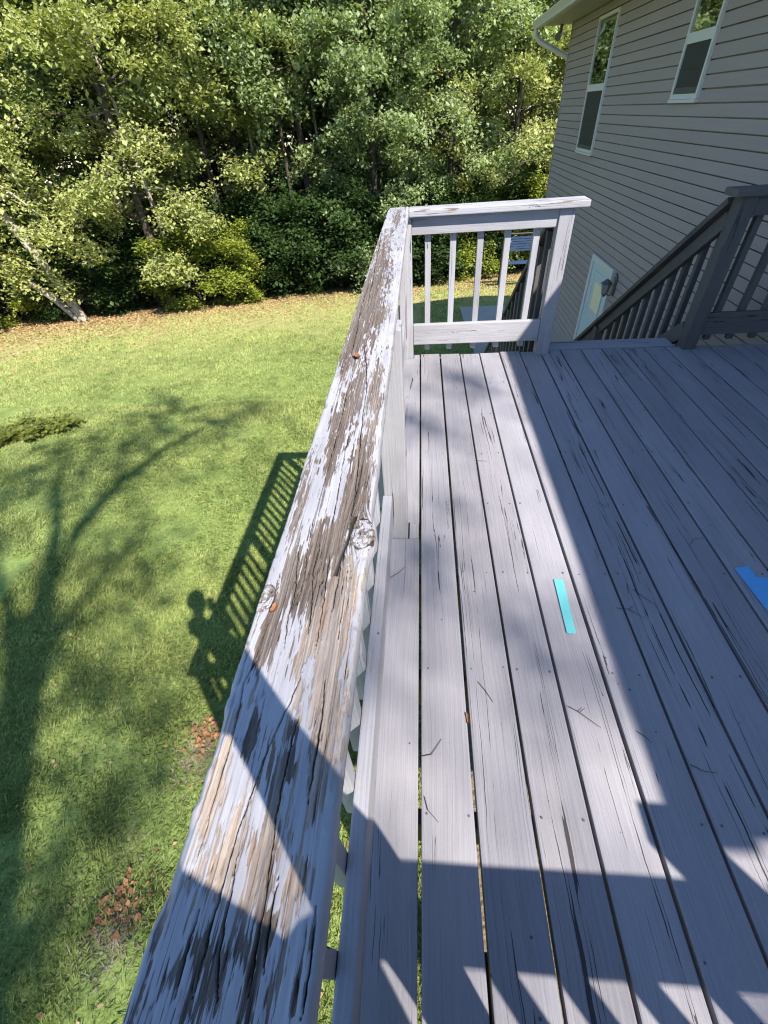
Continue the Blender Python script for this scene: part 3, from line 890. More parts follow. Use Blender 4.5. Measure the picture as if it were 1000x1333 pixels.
    # gouge running down from the larger knot
    g0 = np.clip(1 - np.abs(X - (-.098 + .10 * (.40 - Y) * 0 - .12 * (.415 - Y))) / (.0035 + .004 * fbm(Y * 80, Y * 0, 2, 8)), 0, 1) * (Y > .355) * (Y < .470)
    crack = np.maximum(crack, g0)
    paint = 1 / (1 + np.exp((val - .22) * 22))
    ridges = (fbm(gx * 420, Y * 2.2, 3, 11) - .5) * .0026 + (fbm(gx * 120, Y * 1.3, 2, 12) - .5) * .0026
    Z = paint * .0009 + ridges * (.35 + .65 * (1 - paint)) - .0055 * np.where(knot > .05, crack * .45, crack) + kh
    Z += -.0016 * np.clip((val - .5) * 1.4, 0, 1)
    # rounded, chewed arrises
    edge = np.minimum(S, 1 - S) * W
    rr = .0045
    Z -= np.where(edge < rr, rr - np.sqrt(np.clip(rr ** 2 - (rr - edge) ** 2, 0, None)), 0)
    chew = np.clip((.010 - edge) / .010, 0, 1) * np.clip((fbm(Y * 16, S * 0 + 3 * (S > .5), 4, 17) - .54) * 6, 0, 1)
    Z -= .009 * chew
    Z += .004 * (fbm(Y * 1.3, S * .5, 2, 19) - .5)
    bulge = .009 * np.exp(-((ya - .430) / .025) ** 2)
    XX = X + bulge[None, :] * np.clip((S - .7) / .3, 0, 1) + (.0040 * (fbm(ya * 9, ya * 0 + 1, 3, 18) - .5) + .0020 * (fbm(ya * 70, ya * 0 + 1, 3, 28) - .5))[None, :] * np.where(S > .5, 1, -1) * np.clip((np.abs(S - .5) - .3) / .2, 0, 1)
    top = np.stack([XX, Y, H + Z], -1)
    ny = len(ya)
    verts = [top.reshape(-1, 3)]
    def side_rows(col, zs, ins):
        out = []
        for z, i in zip(zs, ins):
            out.append(np.stack([XX[col] + i, ya, np.full(ny, z)], -1))
        return out
    left = side_rows(0, (H - .016, H - .031, H - CT), (-.0005, 0.0, .004))
    rightr = side_rows(-1, (H - .016, H - .031, H - CT), (.0005, 0.0, -.004))
    allv = np.concatenate([top.reshape(-1, 3)] + left + rightr, 0)
    def grid_faces(idx):
        a = idx[:-1, :-1].ravel(); b = idx[1:, :-1].ravel(); c = idx[1:, 1:].ravel(); d = idx[:-1, 1:].ravel()
        return np.stack([a, b, c, d], 1)
    ti = np.arange(ns * ny).reshape(ns, ny)
    base = ns * ny
    li = [base + k * ny + np.arange(ny) for k in range(3)]
    ri = [base + (3 + k) * ny + np.arange(ny) for k in range(3)]
    full = np.concatenate([np.stack(li[::-1]), ti, np.stack(ri), li[2][None, :]], 0)
    faces = grid_faces(full)
    # end faces: quads down each end
    ends = []
    for j in (0, ny - 1):
        lo = full[:, j]
        n = len(lo) - 1
        i0 = 0; i1 = n - 1
        while i1 - i0 > 2:
            ends.append([lo[i0], lo[i0 + 1], lo[i1 - 1], lo[i1]] if j == 0 else [lo[i1], lo[i1 - 1], lo[i0 + 1], lo[i0]])
            i0 += 1; i1 -= 1
    faces = np.concatenate([faces, np.array(ends)], 0)
    pad = lambda A, v: np.concatenate([A.ravel(), np.full(6 * ny, v)])
    sval = np.concatenate([val.ravel()] + [val[0] - .25] * 3 + [val[-1] - .25] * 3)
    me = mesh_np('weathered_cap', allv, faces, True, {'bare': sval, 'tone': np.concatenate([tone.ravel()] + [tone[0]] * 3 + [tone[-1]] * 3), 'crack': pad(crack, 0.0)})
    return me


def cap_mat():
    t = NT('peeling_paint_on_weathered_wood'); co = t.coord()
    bare, tone, crack = t.attr('bare'), t.attr('tone'), t.attr('crack')
    fine = t.noise(t.mapping(co, (900, 90, 900)), 1.0, 3.0, 0.6)
    med = t.noise(t.mapping(co, (260, 26, 260)), 1.0, 4.0, 0.6)
    val = t.math('ADD', bare, t.math('ADD', t.math('MULTIPLY', t.math('SUBTRACT', fine, .5), .22), t.math('MULTIPLY', t.math('SUBTRACT', med, .5), .30)))
    hair = t.noise(t.mapping(co, (760, 7, 760), (3, 1, 2)), 1.0, 3.0, 0.55)
    hairg = t.smooth(t.noise(t.mapping(co, (45, 7, 45), (8, 3, 2)), 1.0, 3.0), .36, .62)
    val = t.math('ADD', val, t.math('MULTIPLY', t.math('MULTIPLY', t.smooth(hair, .53, .70), hairg), .55))
    paint = t.smooth(val, .255, .205)
    edge = t.math('MULTIPLY', t.smooth(val, .13, .20), paint)
    g = t.noise(t.mapping(co, (620, 5, 620)), 1.0, 4.0, 0.65)
    g2 = t.noise(t.mapping(co, (150, 3, 150)), 1.0, 3.0, 0.6)
    gg = t.math('ADD', t.math('MULTIPLY', g, .6), t.math('MULTIPLY', g2, .4))
    tan = t.ramp(gg, [(0.3, (0.16, 0.11, 0.08)), (0.5, (0.32, 0.262, 0.222)), (0.68, (0.43, 0.375, 0.33))])
    brown = t.ramp(gg, [(0.3, (0.035, 0.024, 0.018)), (0.52, (0.118, 0.095, 0.082)), (0.7, (0.245, 0.215, 0.195))])
    wood = t.mix(t.smooth(t.math('ADD', tone, t.math('MULTIPLY', t.math('SUBTRACT', t.noise(t.mapping(co, (60, 9, 60)), 1.0, 3.0), .5), .7)), .2, .8), tan, brown)
    # faint rust brown streaks
    rust = t.smooth(t.noise(t.mapping(co, (70, 6, 70), (4, 2, 7)), 1.0, 3.0), .60, .74)
    wood = t.mix(t.math('MULTIPLY', rust, .5), wood, (0.17, 0.085, 0.05))
    grey = t.smooth(t.noise(t.mapping(co, (40, 5, 40), (14, 2, 7)), 1.0, 3.0), .5, .68)
    wood = t.mix(t.math('MULTIPLY', grey, .45), wood, t.mix(1.0, (0.34, 0.32, 0.31), gg, 'MULTIPLY'))
    pn = t.noise(t.mapping(co, (30, 6, 30)), 1.0, 5.0, 0.65)
    pc = t.ramp(pn, [(0.3, (0.25,0.25,0.275)), (0.55, (0.325,0.322,0.352)), (0.8, (0.40,0.394,0.42))])
    pc = t.mix(t.math('MULTIPLY', t.smooth(g, .56, .75), .22), pc, (0.26,0.24,0.24))
    c = t.mix(paint, wood, pc)
    c = t.mix(t.math('MULTIPLY', edge, .35), c, (0.20, 0.18, 0.175))
    c = t.mix(t.math('MULTIPLY', t.smooth(crack, .25, .8), .92), c, (0.018, 0.014, 0.012))
    t.color(c)
    t.set(Roughness=t.math('ADD', t.math('MULTIPLY', paint, -.22), .85)); t.b.inputs['Specular IOR Level'].default_value = 0.3
    h = t.math('ADD', t.math('MULTIPLY', paint, .8), t.math('MULTIPLY', t.math('MULTIPLY', g, .9), t.math('SUBTRACT', 1.15, paint)))
    h = t.math('ADD', h, t.math('MULTIPLY', fine, .12))
    t.bump(h, 0.9, 0.0014)
    return t.m


M['cap'] = cap_mat()
capm = weathered_cap()
capm.transform(Matrix.Translation(-Vector(side.location)))
co_ = obj('top_cap', capm, M['cap'], side)
co_['label'] = 'white paint peeling off cracked brown wood cap'

# ------------------------------------------------------------------ vegetation generators
def tube_np(pts, rad, n):
    pts = np.asarray(pts, float); rad = np.asarray(rad, float)
    d = np.gradient(pts, axis=0); d /= np.linalg.norm(d, axis=1)[:, None] + 1e-9
    ref = np.where(np.abs(d[:, 2:3]) > .9, np.array([[1., 0, 0]]), np.array([[0, 0, 1.]]))
    a = np.cross(d, ref); a /= np.linalg.norm(a, axis=1)[:, None] + 1e-9
    b = np.cross(d, a)
    t = np.arange(n) * 2 * np.pi / n
    v = pts[:, None, :] + rad[:, None, None] * (a[:, None, :] * np.cos(t)[None, :, None] + b[:, None, :] * np.sin(t)[None, :, None])
    m = len(pts)
    i, k = np.meshgrid(np.arange(m - 1), np.arange(n), indexing='ij')
    f = np.stack([i * n + k, i * n + (k + 1) % n, (i + 1) * n + (k + 1) % n, (i + 1) * n + k], -1).reshape(-1, 4)
    return v.reshape(-1, 3), f


def join_tubes(tubes):
    V, F, b = [], [], 0
    for pts, rad, n in tubes:
        v, f = tube_np(pts, rad, n); V.append(v); F.append(f + b); b += len(v)
    return np.concatenate(V), np.concatenate(F)


def leaf_mesh(name, anchors, per, sigma, size, rs, droop=.35, flat=.7, ang=None, clump=None):
    """many folded two-triangle leaves scattered round the anchor points"""
    na = len(anchors)
    n = na * per
    idx = np.repeat(np.arange(na), per)
    p = anchors[idx] + rs.normal(0, 1, (n, 3)) * np.array([sigma, sigma, sigma * flat])
    az = rs.uniform(0, 2 * np.pi, n)
    el = rs.normal(-droop, .38, n)
    d = np.stack([np.cos(az) * np.cos(el), np.sin(az) * np.cos(el), np.sin(el)], 1)
    r = rs.normal(0, 1, (n, 3)); w = np.cross(d, r); w /= np.linalg.norm(w, axis=1)[:, None] + 1e-9
    # leaves turn their faces up, more or less
    up = np.array([0, 0, 1.]); w2 = np.cross(d, up); w2 /= np.linalg.norm(w2, axis=1)[:, None] + 1e-9
    w = w * .32 + w2 * np.sign((w * w2).sum(1))[:, None]; w /= np.linalg.norm(w, axis=1)[:, None]
    nn = np.cross(d, w)
    L = size * np.clip(rs.lognormal(-.05, .32, n), .4, 2.0)[:, None]
    b = p - d * L * .5
    fold = nn * L * .10
    vv = np.stack([b, b + d * L * .50 + w * L * .40 + fold, b + d * L, b + d * L * .50 - w * L * .40 + fold], 1).reshape(-1, 3)
    q = np.arange(n)[:, None] * 4
    f = np.concatenate([q + np.array([[0, 1, 2]]), q + np.array([[0, 2, 3]])], 1).reshape(-1, 3)
    cl = rs.random(na)[idx]
    rnd = np.clip(.5 * rs.random(n) + .5 * cl, 0, 1)
    return mesh_np(name, vv, f, False, {'rnd': np.repeat(rnd, 4)})


def skeleton(rs, Ht, r0, lean=(0, 0), crown0=.25, limb=3.2, nl=22, droop=.5, sub=5, trunk_n=9, sides=9, twist=.3, top_r=.12):
    tt = np.linspace(0, 1, trunk_n)
    tp = np.stack([lean[0] * tt + twist * np.cumsum(rs.normal(0, .12, trunk_n)) * tt, lean[1] * tt + twist * np.cumsum(rs.normal(0, .12, trunk_n)) * tt, Ht * tt - .25 * (tt == 0)], 1)
    tr = r0 * (1 - tt) ** .8 + r0 * top_r
    tr[0] *= 1.35
    tubes = [(tp, tr, sides)]
    anch = []
    for i in range(nl):
        t = crown0 + (1 - crown0) * ((i + rs.random()) / nl) ** .95 * .97
        p0 = np.array([np.interp(t, tt, tp[:, k]) for k in range(3)])
        az = i * 2.4 + rs.normal(0, .4)
        prof = math.sin(math.pi * (.18 + .80 * (t - crown0) / (1 - crown0))) ** .8
        Ln = limb * (.45 + .6 * prof) * rs.uniform(.75, 1.2)
        el = .25 + .9 * (t - crown0) + rs.normal(0, .15)
        m = 7
        pts = [p0]; e = el
        for k in range(1, m):
            az += rs.normal(0, .13); e -= droop * .26 + rs.normal(0, .05)
            pts.append(pts[-1] + np.array([math.cos(az) * math.cos(e), math.sin(az) * math.cos(e), math.sin(e)]) * Ln / (m - 1))
        pts = np.array(pts)
        rb = np.interp(t, tt, tr) * .45
        tubes.append((pts, rb * (1 - np.linspace(0, 1, m)) ** .9 + .006, 5))
        for u in np.linspace(.35, 1, 6):
            anch.append(np.array([np.interp(u * (m - 1), np.arange(m), pts[:, k]) for k in range(3)]))
        for s_ in range(sub):
            u = rs.uniform(.3, .97)
            q0 = np.array([np.interp(u * (m - 1), np.arange(m), pts[:, k]) for k in range(3)])
            a2 = az + rs.choice([-1, 1]) * rs.uniform(.4, 1.2); e2 = rs.normal(.05, .3)
            l2 = Ln * rs.uniform(.22, .48)
            q = [q0]
            for k in range(3):
                e2 -= droop * .33
                q.append(q[-1] + np.array([math.cos(a2) * math.cos(e2), math.sin(a2) * math.cos(e2), math.sin(e2)]) * l2 / 3)
            q = np.array(q)
            tubes.append((q, np.array([.5, .35, .2, .08]) * rb * .6 + .004, 3))
            for u2 in (1.2, 2.0, 2.7, 3.0):
                anch.append(np.array([np.interp(u2, np.arange(4), q[:, k]) for k in range(3)]))
    return tubes, np.array(anch)


def tree_proto(name, seed, leafmat, barkmat, per, sigma, size, droop_leaf=.5, **kw):
    rs = np.random.default_rng(seed)
    tubes, anch = skeleton(rs, **kw)
    v, f = join_tubes(tubes)
    tm = mesh_np(name + '_trunk', v, f, True); tm.materials.append(barkmat)
    cm = leaf_mesh(name + '_crown', anch, per, sigma, size, rs, droop_leaf); cm.materials.append(leafmat)
    return tm, cm


def plant(proto, name, loc, label, cat, group=None, sc=1.0, rz=0.0, tilt=(0, 0), mats=None, parts=('trunk', 'crown'), sz=None):
    r = empty(name, loc); r.rotation_euler = (tilt[0], tilt[1], rz)
    r.scale = (sc, sc, sc * (sz or 1.0))
    tag(r, label, cat, group)
    for pn, me in zip(parts, proto):
        if mats and pn in mats:
            key = me.name + mats[pn].name
            if key not in _mc:
                c = me.copy(); c.materials.clear(); c.materials.append(mats[pn]); _mc[key] = c
            me = _mc[key]
        link(bpy.data.objects.new(pn, me), r)
    return r


_mc = {}
PA = tree_proto('maple_a', 101, M['leaf_yellow'], M['bark_dark'], 42, .20, .12, .5, Ht=11.5, r0=.17, crown0=.16, limb=4.0, nl=24, droop=.55, sub=6)
PB = tree_proto('maple_b', 202, M['leaf_green'], M['bark_dark'], 42, .20, .12, .6, Ht=12.5, r0=.17, crown0=.12, limb=3.7, nl=26, droop=.7, sub=6)
PC = tree_proto('slim_tree', 303, M['leaf_yellow'], M['bark_dark'], 26, .25, .125, .4, Ht=12.0, r0=.10, crown0=.30, limb=2.4, nl=24, droop=.6, sub=5)
PD = tree_proto('pole_tree', 404, M['leaf_green'], M['bark_pale'], 22, .30, .13, .5, Ht=13.0, r0=.085, crown0=.50, limb=2.6, nl=18, droop=.5, sub=5)
PS = tree_proto('bush_a', 505, M['leaf_bright'], M['bark_dark'], 24, .17, .10, .2, Ht=2.3, r0=.04, crown0=.05, limb=1.5, nl=20, droop=.25, sub=5, top_r=.3)
PU = tree_proto('bush_b', 606, M['leaf_dark'], M['bark_dark'], 20, .20, .115, .3, Ht=2.6, r0=.04, crown0=.04, limb=1.7, nl=20, droop=.35, sub=5, top_r=.3)


def at(x, dy):
    """point dy metres behind the wood edge"""
    y = float(edge_y(x)) + dy
    return (x, y, gz(x, y) - .05)


# the leaning twin-trunk tree at the left wood edge
def twin_tree():
    rs = np.random.default_rng(77)
    base = np.array(at(-13.1, .3))
    tubes, anch = [], []
    for (tip, r0, nb) in (((-6.6, -.9, 6.4), .12, 13), ((-2.6, -.4, 8.5), .15, 16)):
        n = 9; t = np.linspace(0, 1, n)
        pts = np.stack([tip[0] * t ** 1.05 + .10 * np.sin(5 * t), tip[1] * t, tip[2] * t ** .92 - .2 * (t == 0)], 1)
        tubes.append((pts, r0 * (1 - t) ** .7 + .03, 10))
        for i in range(nb):
            u = .30 + .7 * (i + rs.random()) / nb
            p0 = np.array([np.interp(u, t, pts[:, k]) for k in range(3)])
            az = i * 2.4 + rs.normal(0, .3); e = rs.uniform(0, .6); Ln = rs.uniform(2.2, 3.8)
            q = [p0]
            for k in range(6):
                az += rs.normal(0, .15); e -= .17
                q.append(q[-1] + np.array([math.cos(az) * math.cos(e), math.sin(az) * math.cos(e), math.sin(e)]) * Ln / 6)
            q = np.array(q); tubes.append((q, .05 * (1 - np.linspace(0, 1, 7)) + .008, 5))
            for w in np.linspace(1.5, 6, 7):
                a = np.array([np.interp(w, np.arange(7), q[:, k]) for k in range(3)]); anch.append(a)
                for _ in range(3): anch.append(a + rs.normal(0, .45, 3) * np.array([1, 1, .6]))
    v, f = join_tubes(tubes)
    tm = mesh_np('twin_trunk', v, f, True); tm.materials.append(M['bark_pale'])
    cm = leaf_mesh('twin_crown', np.array(anch), 36, .19, .12, rs, .5); cm.materials.append(M['leaf_yellow'])
    return plant((tm, cm), 'leaning_tree', tuple(base), 'leaning twin-trunk tree with pale bark at the left wood edge', 'tree')


twin_tree()
G1 = 'trees along the wood edge'
plant(PA, 'maple_tree', at(-10.3, 1.0), 'yellow-green tree just right of the leaning twin-trunk tree', 'tree', G1, .92, 2.4, (.0, -.03))
plant(PC, 'slim_tree', at(-10.0, 1.6), 'thin pale-stemmed tree just behind the bright bush on the left', 'tree', G1, .9, 1.1, (.02, -.05), {'trunk': M['bark_pale']})
plant(PA, 'maple_tree', at(-17.5, .8), 'yellow-green tree at the far left edge of the wood', 'tree', G1, 1.05, 2.0, (0, -.05))
plant(PB, 'maple_tree', at(-5.0, 3.2), 'large blue-green tree in the middle of the wood edge', 'tree', G1, 1.05, .2)
plant(PB, 'maple_tree', at(-2.0, 1.6), 'blue-green tree with low drooping boughs behind the deck corner', 'tree', G1, .95, 2.6)
plant(PA, 'maple_tree', at(1.3, 2.2), 'tree with pale leaves behind the sunlit railing panel', 'tree', G1, 1.0, 3.3, (0, 0), {'crown': M['leaf_green']})
plant(PA, 'maple_tree', at(4.2, 2.0), 'bright yellow-green tree next to the house corner', 'tree', G1, .95, 4.6)
plant(PB, 'maple_tree', at(7.5, 3.0), 'yellow-green tree partly hidden behind the house', 'tree', G1, 1.05, 5.6, (0, 0), {'crown': M['leaf_yellow']})
plant(PC, 'slim_tree', at(-8.6, 3.0), 'slim tall tree left of the dark gap in the wood', 'tree', G1, 1.1, .9, (0, .03))
plant(PA, 'maple_tree', at(-23, 2.0), 'yellow-green tree beyond the left picture edge', 'tree', G1, 1.1, 1.0)
G2 = 'trees deeper in the wood'
spots = [(-27, 7, 1.2), (-21, 5.5, 1.15), (-16.5, 5.0, 1.1), (-13.0, 5.2, 1.15), (-9.5, 6.0, 1.1), (-6.6, 9.0, 1.0), (-3.6, 6.2, 1.15), (-.6, 5.5, 1.1), (2.4, 6.5, 1.2), (5.4, 6.0, 1.1), (9.0, 7.5, 1.2), (13.5, 6.0, 1.2),
         (-19, 11, 1.3), (-14.5, 10.5, 1.3), (-10.5, 11, 1.25), (-6.5, 12, 1.3), (-2.5, 11, 1.3), (1.5, 12, 1.3), (6.0, 12, 1.3), (11, 13, 1.35), (-25, 13, 1.4), (-32, 12, 1.4), (17, 12, 1.4),
         (-22, 19, 1.6), (-18, 16, 1.5), (-14, 19, 1.6), (-10, 16, 1.5), (-8, 14, 1.4), (-6, 19, 1.6), (-4, 15, 1.4), (-1.5, 16, 1.5), (2, 19, 1.6), (10, 19, 1.6), (18, 19, 1.6), (-30, 20, 1.6)]
for i, (x, dy, sc) in enumerate(spots):
    pr = (PB, PA, PB, PC)[i % 4]
    plant(pr, 'forest_tree', at(x + random.uniform(-.5, .5), dy), 'leafy tree standing in the wood behind the front row', 'tree', G2, sc, i * 1.7, (0, random.uniform(-.05, .05)),
          {'crown': (M['leaf_green'], M['leaf_yellow'])[(i * 7 // 3) % 2]})
G3 = 'thin pole trunks inside the wood'
for i, (x, dy) in enumerate([(-11.6, 3.2), (-8.7, 3.0), (-7.9, 4.4), (-6.9, 3.6), (-6.2, 4.8), (-5.6, 2.6), (-4.3, 4.6), (-12.4, 4.0), (-3.0, 3.6), (-14.8, 3.0), (.4, 3.8), (3.0, 4.2)]):
    plant(PD, 'pole_tree', at(x, dy), 'thin straight pole of a tree inside the shady wood', 'tree', G3, .95 + .1 * random.random(), i * 2.1, (random.uniform(-.05, .05), random.uniform(-.08, .08)),
          {'trunk': M['bark_pale'] if i % 3 == 0 else M['bark_dark']})
G4 = 'bushes at the foot of the wood'
bright = [(-9.1, .3, 1.0, 'bright yellow-green bush at the wood edge, the larger of the left pair'), (-7.6, .5, .95, 'bright yellow-green bush at the wood edge, right of the larger one'),
          (1.3, .7, 1.0, 'yellow-green bush seen through the left balusters of the end panel'), (2.9, .9, 1.1, 'yellow-green bush beyond the navy slatted seat'), (4.9, 1.2, 1.3, 'pale green bush near the house corner'),
          (-15.8, 1.2, .9, 'pale green bush at the far left under the leaning trunk')]
for i, (x, dy, sc, lb) in enumerate(bright):
    plant(PS, 'bush', at(x, dy), lb, 'bush', G4, sc, i * 1.3, parts=('stem', 'foliage'))
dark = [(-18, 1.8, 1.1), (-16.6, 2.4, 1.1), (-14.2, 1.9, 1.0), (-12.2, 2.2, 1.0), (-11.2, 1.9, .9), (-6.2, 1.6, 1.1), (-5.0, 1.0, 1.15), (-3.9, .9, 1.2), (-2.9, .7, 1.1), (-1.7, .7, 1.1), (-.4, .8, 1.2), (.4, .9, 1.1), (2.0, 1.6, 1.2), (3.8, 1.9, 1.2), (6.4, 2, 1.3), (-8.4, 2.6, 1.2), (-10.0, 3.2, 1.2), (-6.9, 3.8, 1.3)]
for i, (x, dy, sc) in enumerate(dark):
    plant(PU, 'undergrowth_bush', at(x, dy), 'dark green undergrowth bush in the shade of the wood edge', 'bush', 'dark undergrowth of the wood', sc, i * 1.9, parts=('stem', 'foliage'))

# low spreading juniper on the lawn
def juniper():
    rs = np.random.default_rng(5)
    cx, cy = -7.5, 6.55
    anch, tubes = [], []
    for i in range(46):
        az = rs.uniform(0, 2 * np.pi); L = rs.uniform(.3, 1.0)
        ex = np.array([math.cos(az) * 1.05 * L, math.sin(az) * .42 * L, .06 + .22 * (1 - L) + rs.uniform(0, .12)])
        pts = np.stack([np.linspace(0, 1, 5) ** 1 * ex[0], np.linspace(0, 1, 5) * ex[1], .05 + (ex[2] + .04) * np.sin(np.linspace(0, 1, 5) * 1.7)], 1)
        tubes.append((pts, .010 * (1 - np.linspace(0, 1, 5)) + .003, 4))
        for u in np.linspace(.25, 1, 9): anch.append([np.interp(u, np.linspace(0, 1, 5), pts[:, k]) for k in range(3)])
    v, f = join_tubes(tubes); tm = mesh_np('juniper_stem', v, f, True); tm.materials.append(M['bark_dark'])
    cm = leaf_mesh('juniper_foliage', np.array(anch), 22, .055, .062, rs, -.3, .5); cm.materials.append(M['leaf_juniper'])
    a = plant((tm, cm), 'juniper_shrub', (cx, cy, gz(cx, cy)), 'low spreading juniper on the lawn at the left picture edge', 'shrub', parts=('stem', 'foliage'), rz=.45, sz=.6)
juniper()

# small leafy weed under the far deck end
def weed():
    rs = np.random.default_rng(8)
    p0 = np.array([.33, 3.55, -1.2])
    anch, tubes = [], []
    for i in range(5):
        top = np.array([rs.normal(0, .10), rs.normal(0, .05), rs.uniform(.75, 1.0)])
        t = np.linspace(0, 1, 6)
        pts = np.stack([top[0] * t ** 1.5, top[1] * t ** 1.5, -1.45 + (top[2] + 1.45) * t], 1)
        tubes.append((pts, .006 * (1 - t) + .002, 4))
        for u in np.linspace(.75, 1, 6): anch.append([np.interp(u, t, pts[:, k]) for k in range(3)])
    v, f = join_tubes(tubes); tm = mesh_np('weed_stem', v, f, True); tm.materials.append(M['bark_dark'])
    cm = leaf_mesh('weed_leaves', np.array(anch), 7, .05, .06, rs, .2, .8); cm.materials.append(M['leaf_green'])
    plant((tm, cm), 'weed', tuple(p0), 'tall leafy weed showing below the end railing panel', 'plant', parts=('stem', 'leaf_cluster'))
weed()

# ------------------------------------------------------------------ grass and fallen leaves
def grass():
    rs = np.random.default_rng(3)
    def pick(n, x0, x1, y0, y1):
        return rs.uniform(x0, x1, n), rs.uniform(y0, y1, n)
    X, Y = [], []
    for n, x0, x1, y0, y1 in ((150000, -5.0, .25, -.8, 3.5), (120000, -8.5, .0, 3.5, 8.0), (70000, -12, .0, 8, 14), (45000, -17, -1, 14, 21), (16000, -.0, 1.3, 6.5, 22), (12000, .0, 5, 14, 23)):
        a, b = pick(n, x0, x1, y0, y1)
        X.append(a); Y.append(b)
    X = np.concatenate(X); Y = np.concatenate(Y)
    e = Y - edge_y(X)
    # thinner in dry spots and towards the wood
    thin = fbm(X * 1.1, Y * 1.1, 3, 40)
    keep = rs.random(len(X)) < np.clip(1.15 - 1.6 * np.clip(thin - .58, 0, 1) * 3, .15, 1) * np.clip((-e + .2) / 3.0, 0, 1)
    # clear of the slab, the stairs and the deck interior
    keep &= ~((X > 1.25) & (Y < 16.1)) & ~((X > .05) & (Y < 6.5))
    # out of sight, below the deck
    X, Y, e, thin = X[keep], Y[keep], e[keep], thin[keep]
    n = len(X); Z = ground(X, Y)
    dist = np.sqrt(X ** 2 + Y ** 2 + 16)
    az = rs.uniform(0, 2 * np.pi, n) + 1.5 * fbm(X * 2, Y * 2, 2, 41); lean = np.abs(rs.normal(.75, .35, n))
    L = rs.uniform(.035, .095, n) * (.55 + .9 * fbm(X * 2.6, Y * 2.6, 3, 44)); w = np.maximum(.0042, .00085 * dist) * rs.uniform(.7, 1.3, n)
    d = np.stack([np.cos(az) * np.sin(lean), np.sin(az) * np.sin(lean), np.cos(lean)], 1)
    s = np.stack([-np.sin(az), np.cos(az), np.zeros(n)], 1)
    b = np.stack([X, Y, Z - .004], 1)
    mid = b + d * (L * .6)[:, None] + np.array([0, 0, 1.]) * (L * .08)[:, None]
    tip = b + d * L[:, None] * 1.05 - np.array([0, 0, 1.]) * (L * .10)[:, None]
    vv = np.stack([b - s * w[:, None] * .5, b + s * w[:, None] * .5, mid, tip], 1)
    # base-left, base-right, tip plus a bent mid point
    q = np.arange(n)[:, None] * 4
    vv[:, 2] = mid + s * w[:, None] * .45
    f = np.concatenate([q + np.array([[0, 1, 2]]), q + np.array([[0, 2, 3]])], 1).reshape(-1, 3)
    tone = fbm(X * .8, Y * .8, 4, 42)
    tone2 = fbm(X * 3.4, Y * 3.4, 3, 47)
    rnd = np.clip(.06 + .38 * rs.random(n) + .7 * (tone - .4) + .8 * (tone2 - .42) + .30 * np.clip((e + 12) / 10, 0, 1), 0, 1)
    m = mesh_np('lawn_grass', vv.reshape(-1, 3), f, False, {'rnd': np.repeat(rnd, 4)})
    m.materials.append(M['grass'])
    tag(link(bpy.data.objects.new('lawn_grass', m)), 'short green mown grass covering the lawn', 'grass', kind='stuff')


grass()


def flat_leaves(name, X, Y, size, rs, mat, zoff=.02, zz=None):
    n = len(X); Z = (ground(X, Y) if zz is None else zz) + zoff
    az = rs.uniform(0, 2 * np.pi, n)
    d = np.stack([np.cos(az), np.sin(az), rs.normal(0, .3, n)], 1); s = np.stack([-np.sin(az), np.cos(az), rs.normal(0, .3, n)], 1)
    L = (size * rs.uniform(.6, 1.3, n))[:, None]
    c = np.stack([X, Y, Z], 1)
    vv = np.stack([c - d * L * .5, c + s * L * .33 + np.array([0, 0, 1]) * L * .12, c + d * L * .5, c - s * L * .33 + np.array([0, 0, 1]) * L * .12], 1).reshape(-1, 3)
    q = np.arange(n)[:, None] * 4
    f = np.concatenate([q + np.array([[0, 1, 2]]), q + np.array([[0, 2, 3]])], 1).reshape(-1, 3)
    m = mesh_np(name, vv, f, False, {'rnd': np.repeat(rs.random(n), 4)}); m.materials.append(mat)
    return m


rs = np.random.default_rng(9)
n = 26000
lx = rs.uniform(-22, 8, n); le = -np.abs(rs.normal(0, 3.2, n)) + 1.5
ly = edge_y(lx) + le
n2 = 3400
lx2 = rs.uniform(-12, 1, n2); ly2 = rs.uniform(-.5, 20, n2)
lx, ly = np.concatenate([lx, lx2]), np.concatenate([ly, ly2])
k_ = ~((lx > 1.25) & (ly < 16.1)) & ~((lx > -.1) & (ly < 6.5))
m = flat_leaves('leaf_litter', lx[k_], ly[k_], np.where(np.arange(len(lx)) < n, .085, .042)[k_], rs, M['litter'])
tag(link(bpy.data.objects.new('leaf_litter', m)), 'tan and orange fallen leaves strewn along the wood edge', 'leaves', kind='stuff')


def dead_clump(x, y, label, seed):
    """a cut-back, dried clump with red leaves blown against it"""
    rs = np.random.default_rng(seed)
    r = tag(empty('dried_clump', (x, y, gz(x, y))), label, 'dead plant', 'dried clumps in the lawn')
    n = 420
    px, py = rs.normal(0, .10, n), rs.normal(-.05, .13, n)
    az = rs.uniform(0, 6.28, n); L = rs.uniform(.03, .10, n)
    b = np.stack([px, py, np.full(n, .01)], 1)
    d = np.stack([np.cos(az) * .8, np.sin(az) * .8, rs.uniform(.05, .45, n)], 1) * L[:, None]
    s = np.stack([-np.sin(az), np.cos(az), np.zeros(n)], 1) * .004
    vv = np.stack([b - s, b + s, b + d], 1).reshape(-1, 3)
    m = mesh_np('dead_stems', vv, np.arange(n * 3).reshape(-1, 3), False, {'rnd': np.repeat(rs.random(n), 3)}); m.materials.append(M['straw'])
    o = link(bpy.data.objects.new('dead_stems', m), r); o['kind'] = 'stuff'
    n = 60
    X, Y = rs.normal(0, .085, n), rs.normal(.07, .075, n)
    m = flat_leaves('red_leaves', X, Y, .05, rs, M['litter_red'], .035 + .015 * rs.random(n), np.zeros(n))
    o = link(bpy.data.objects.new('red_leaves', m), r); o['kind'] = 'stuff'


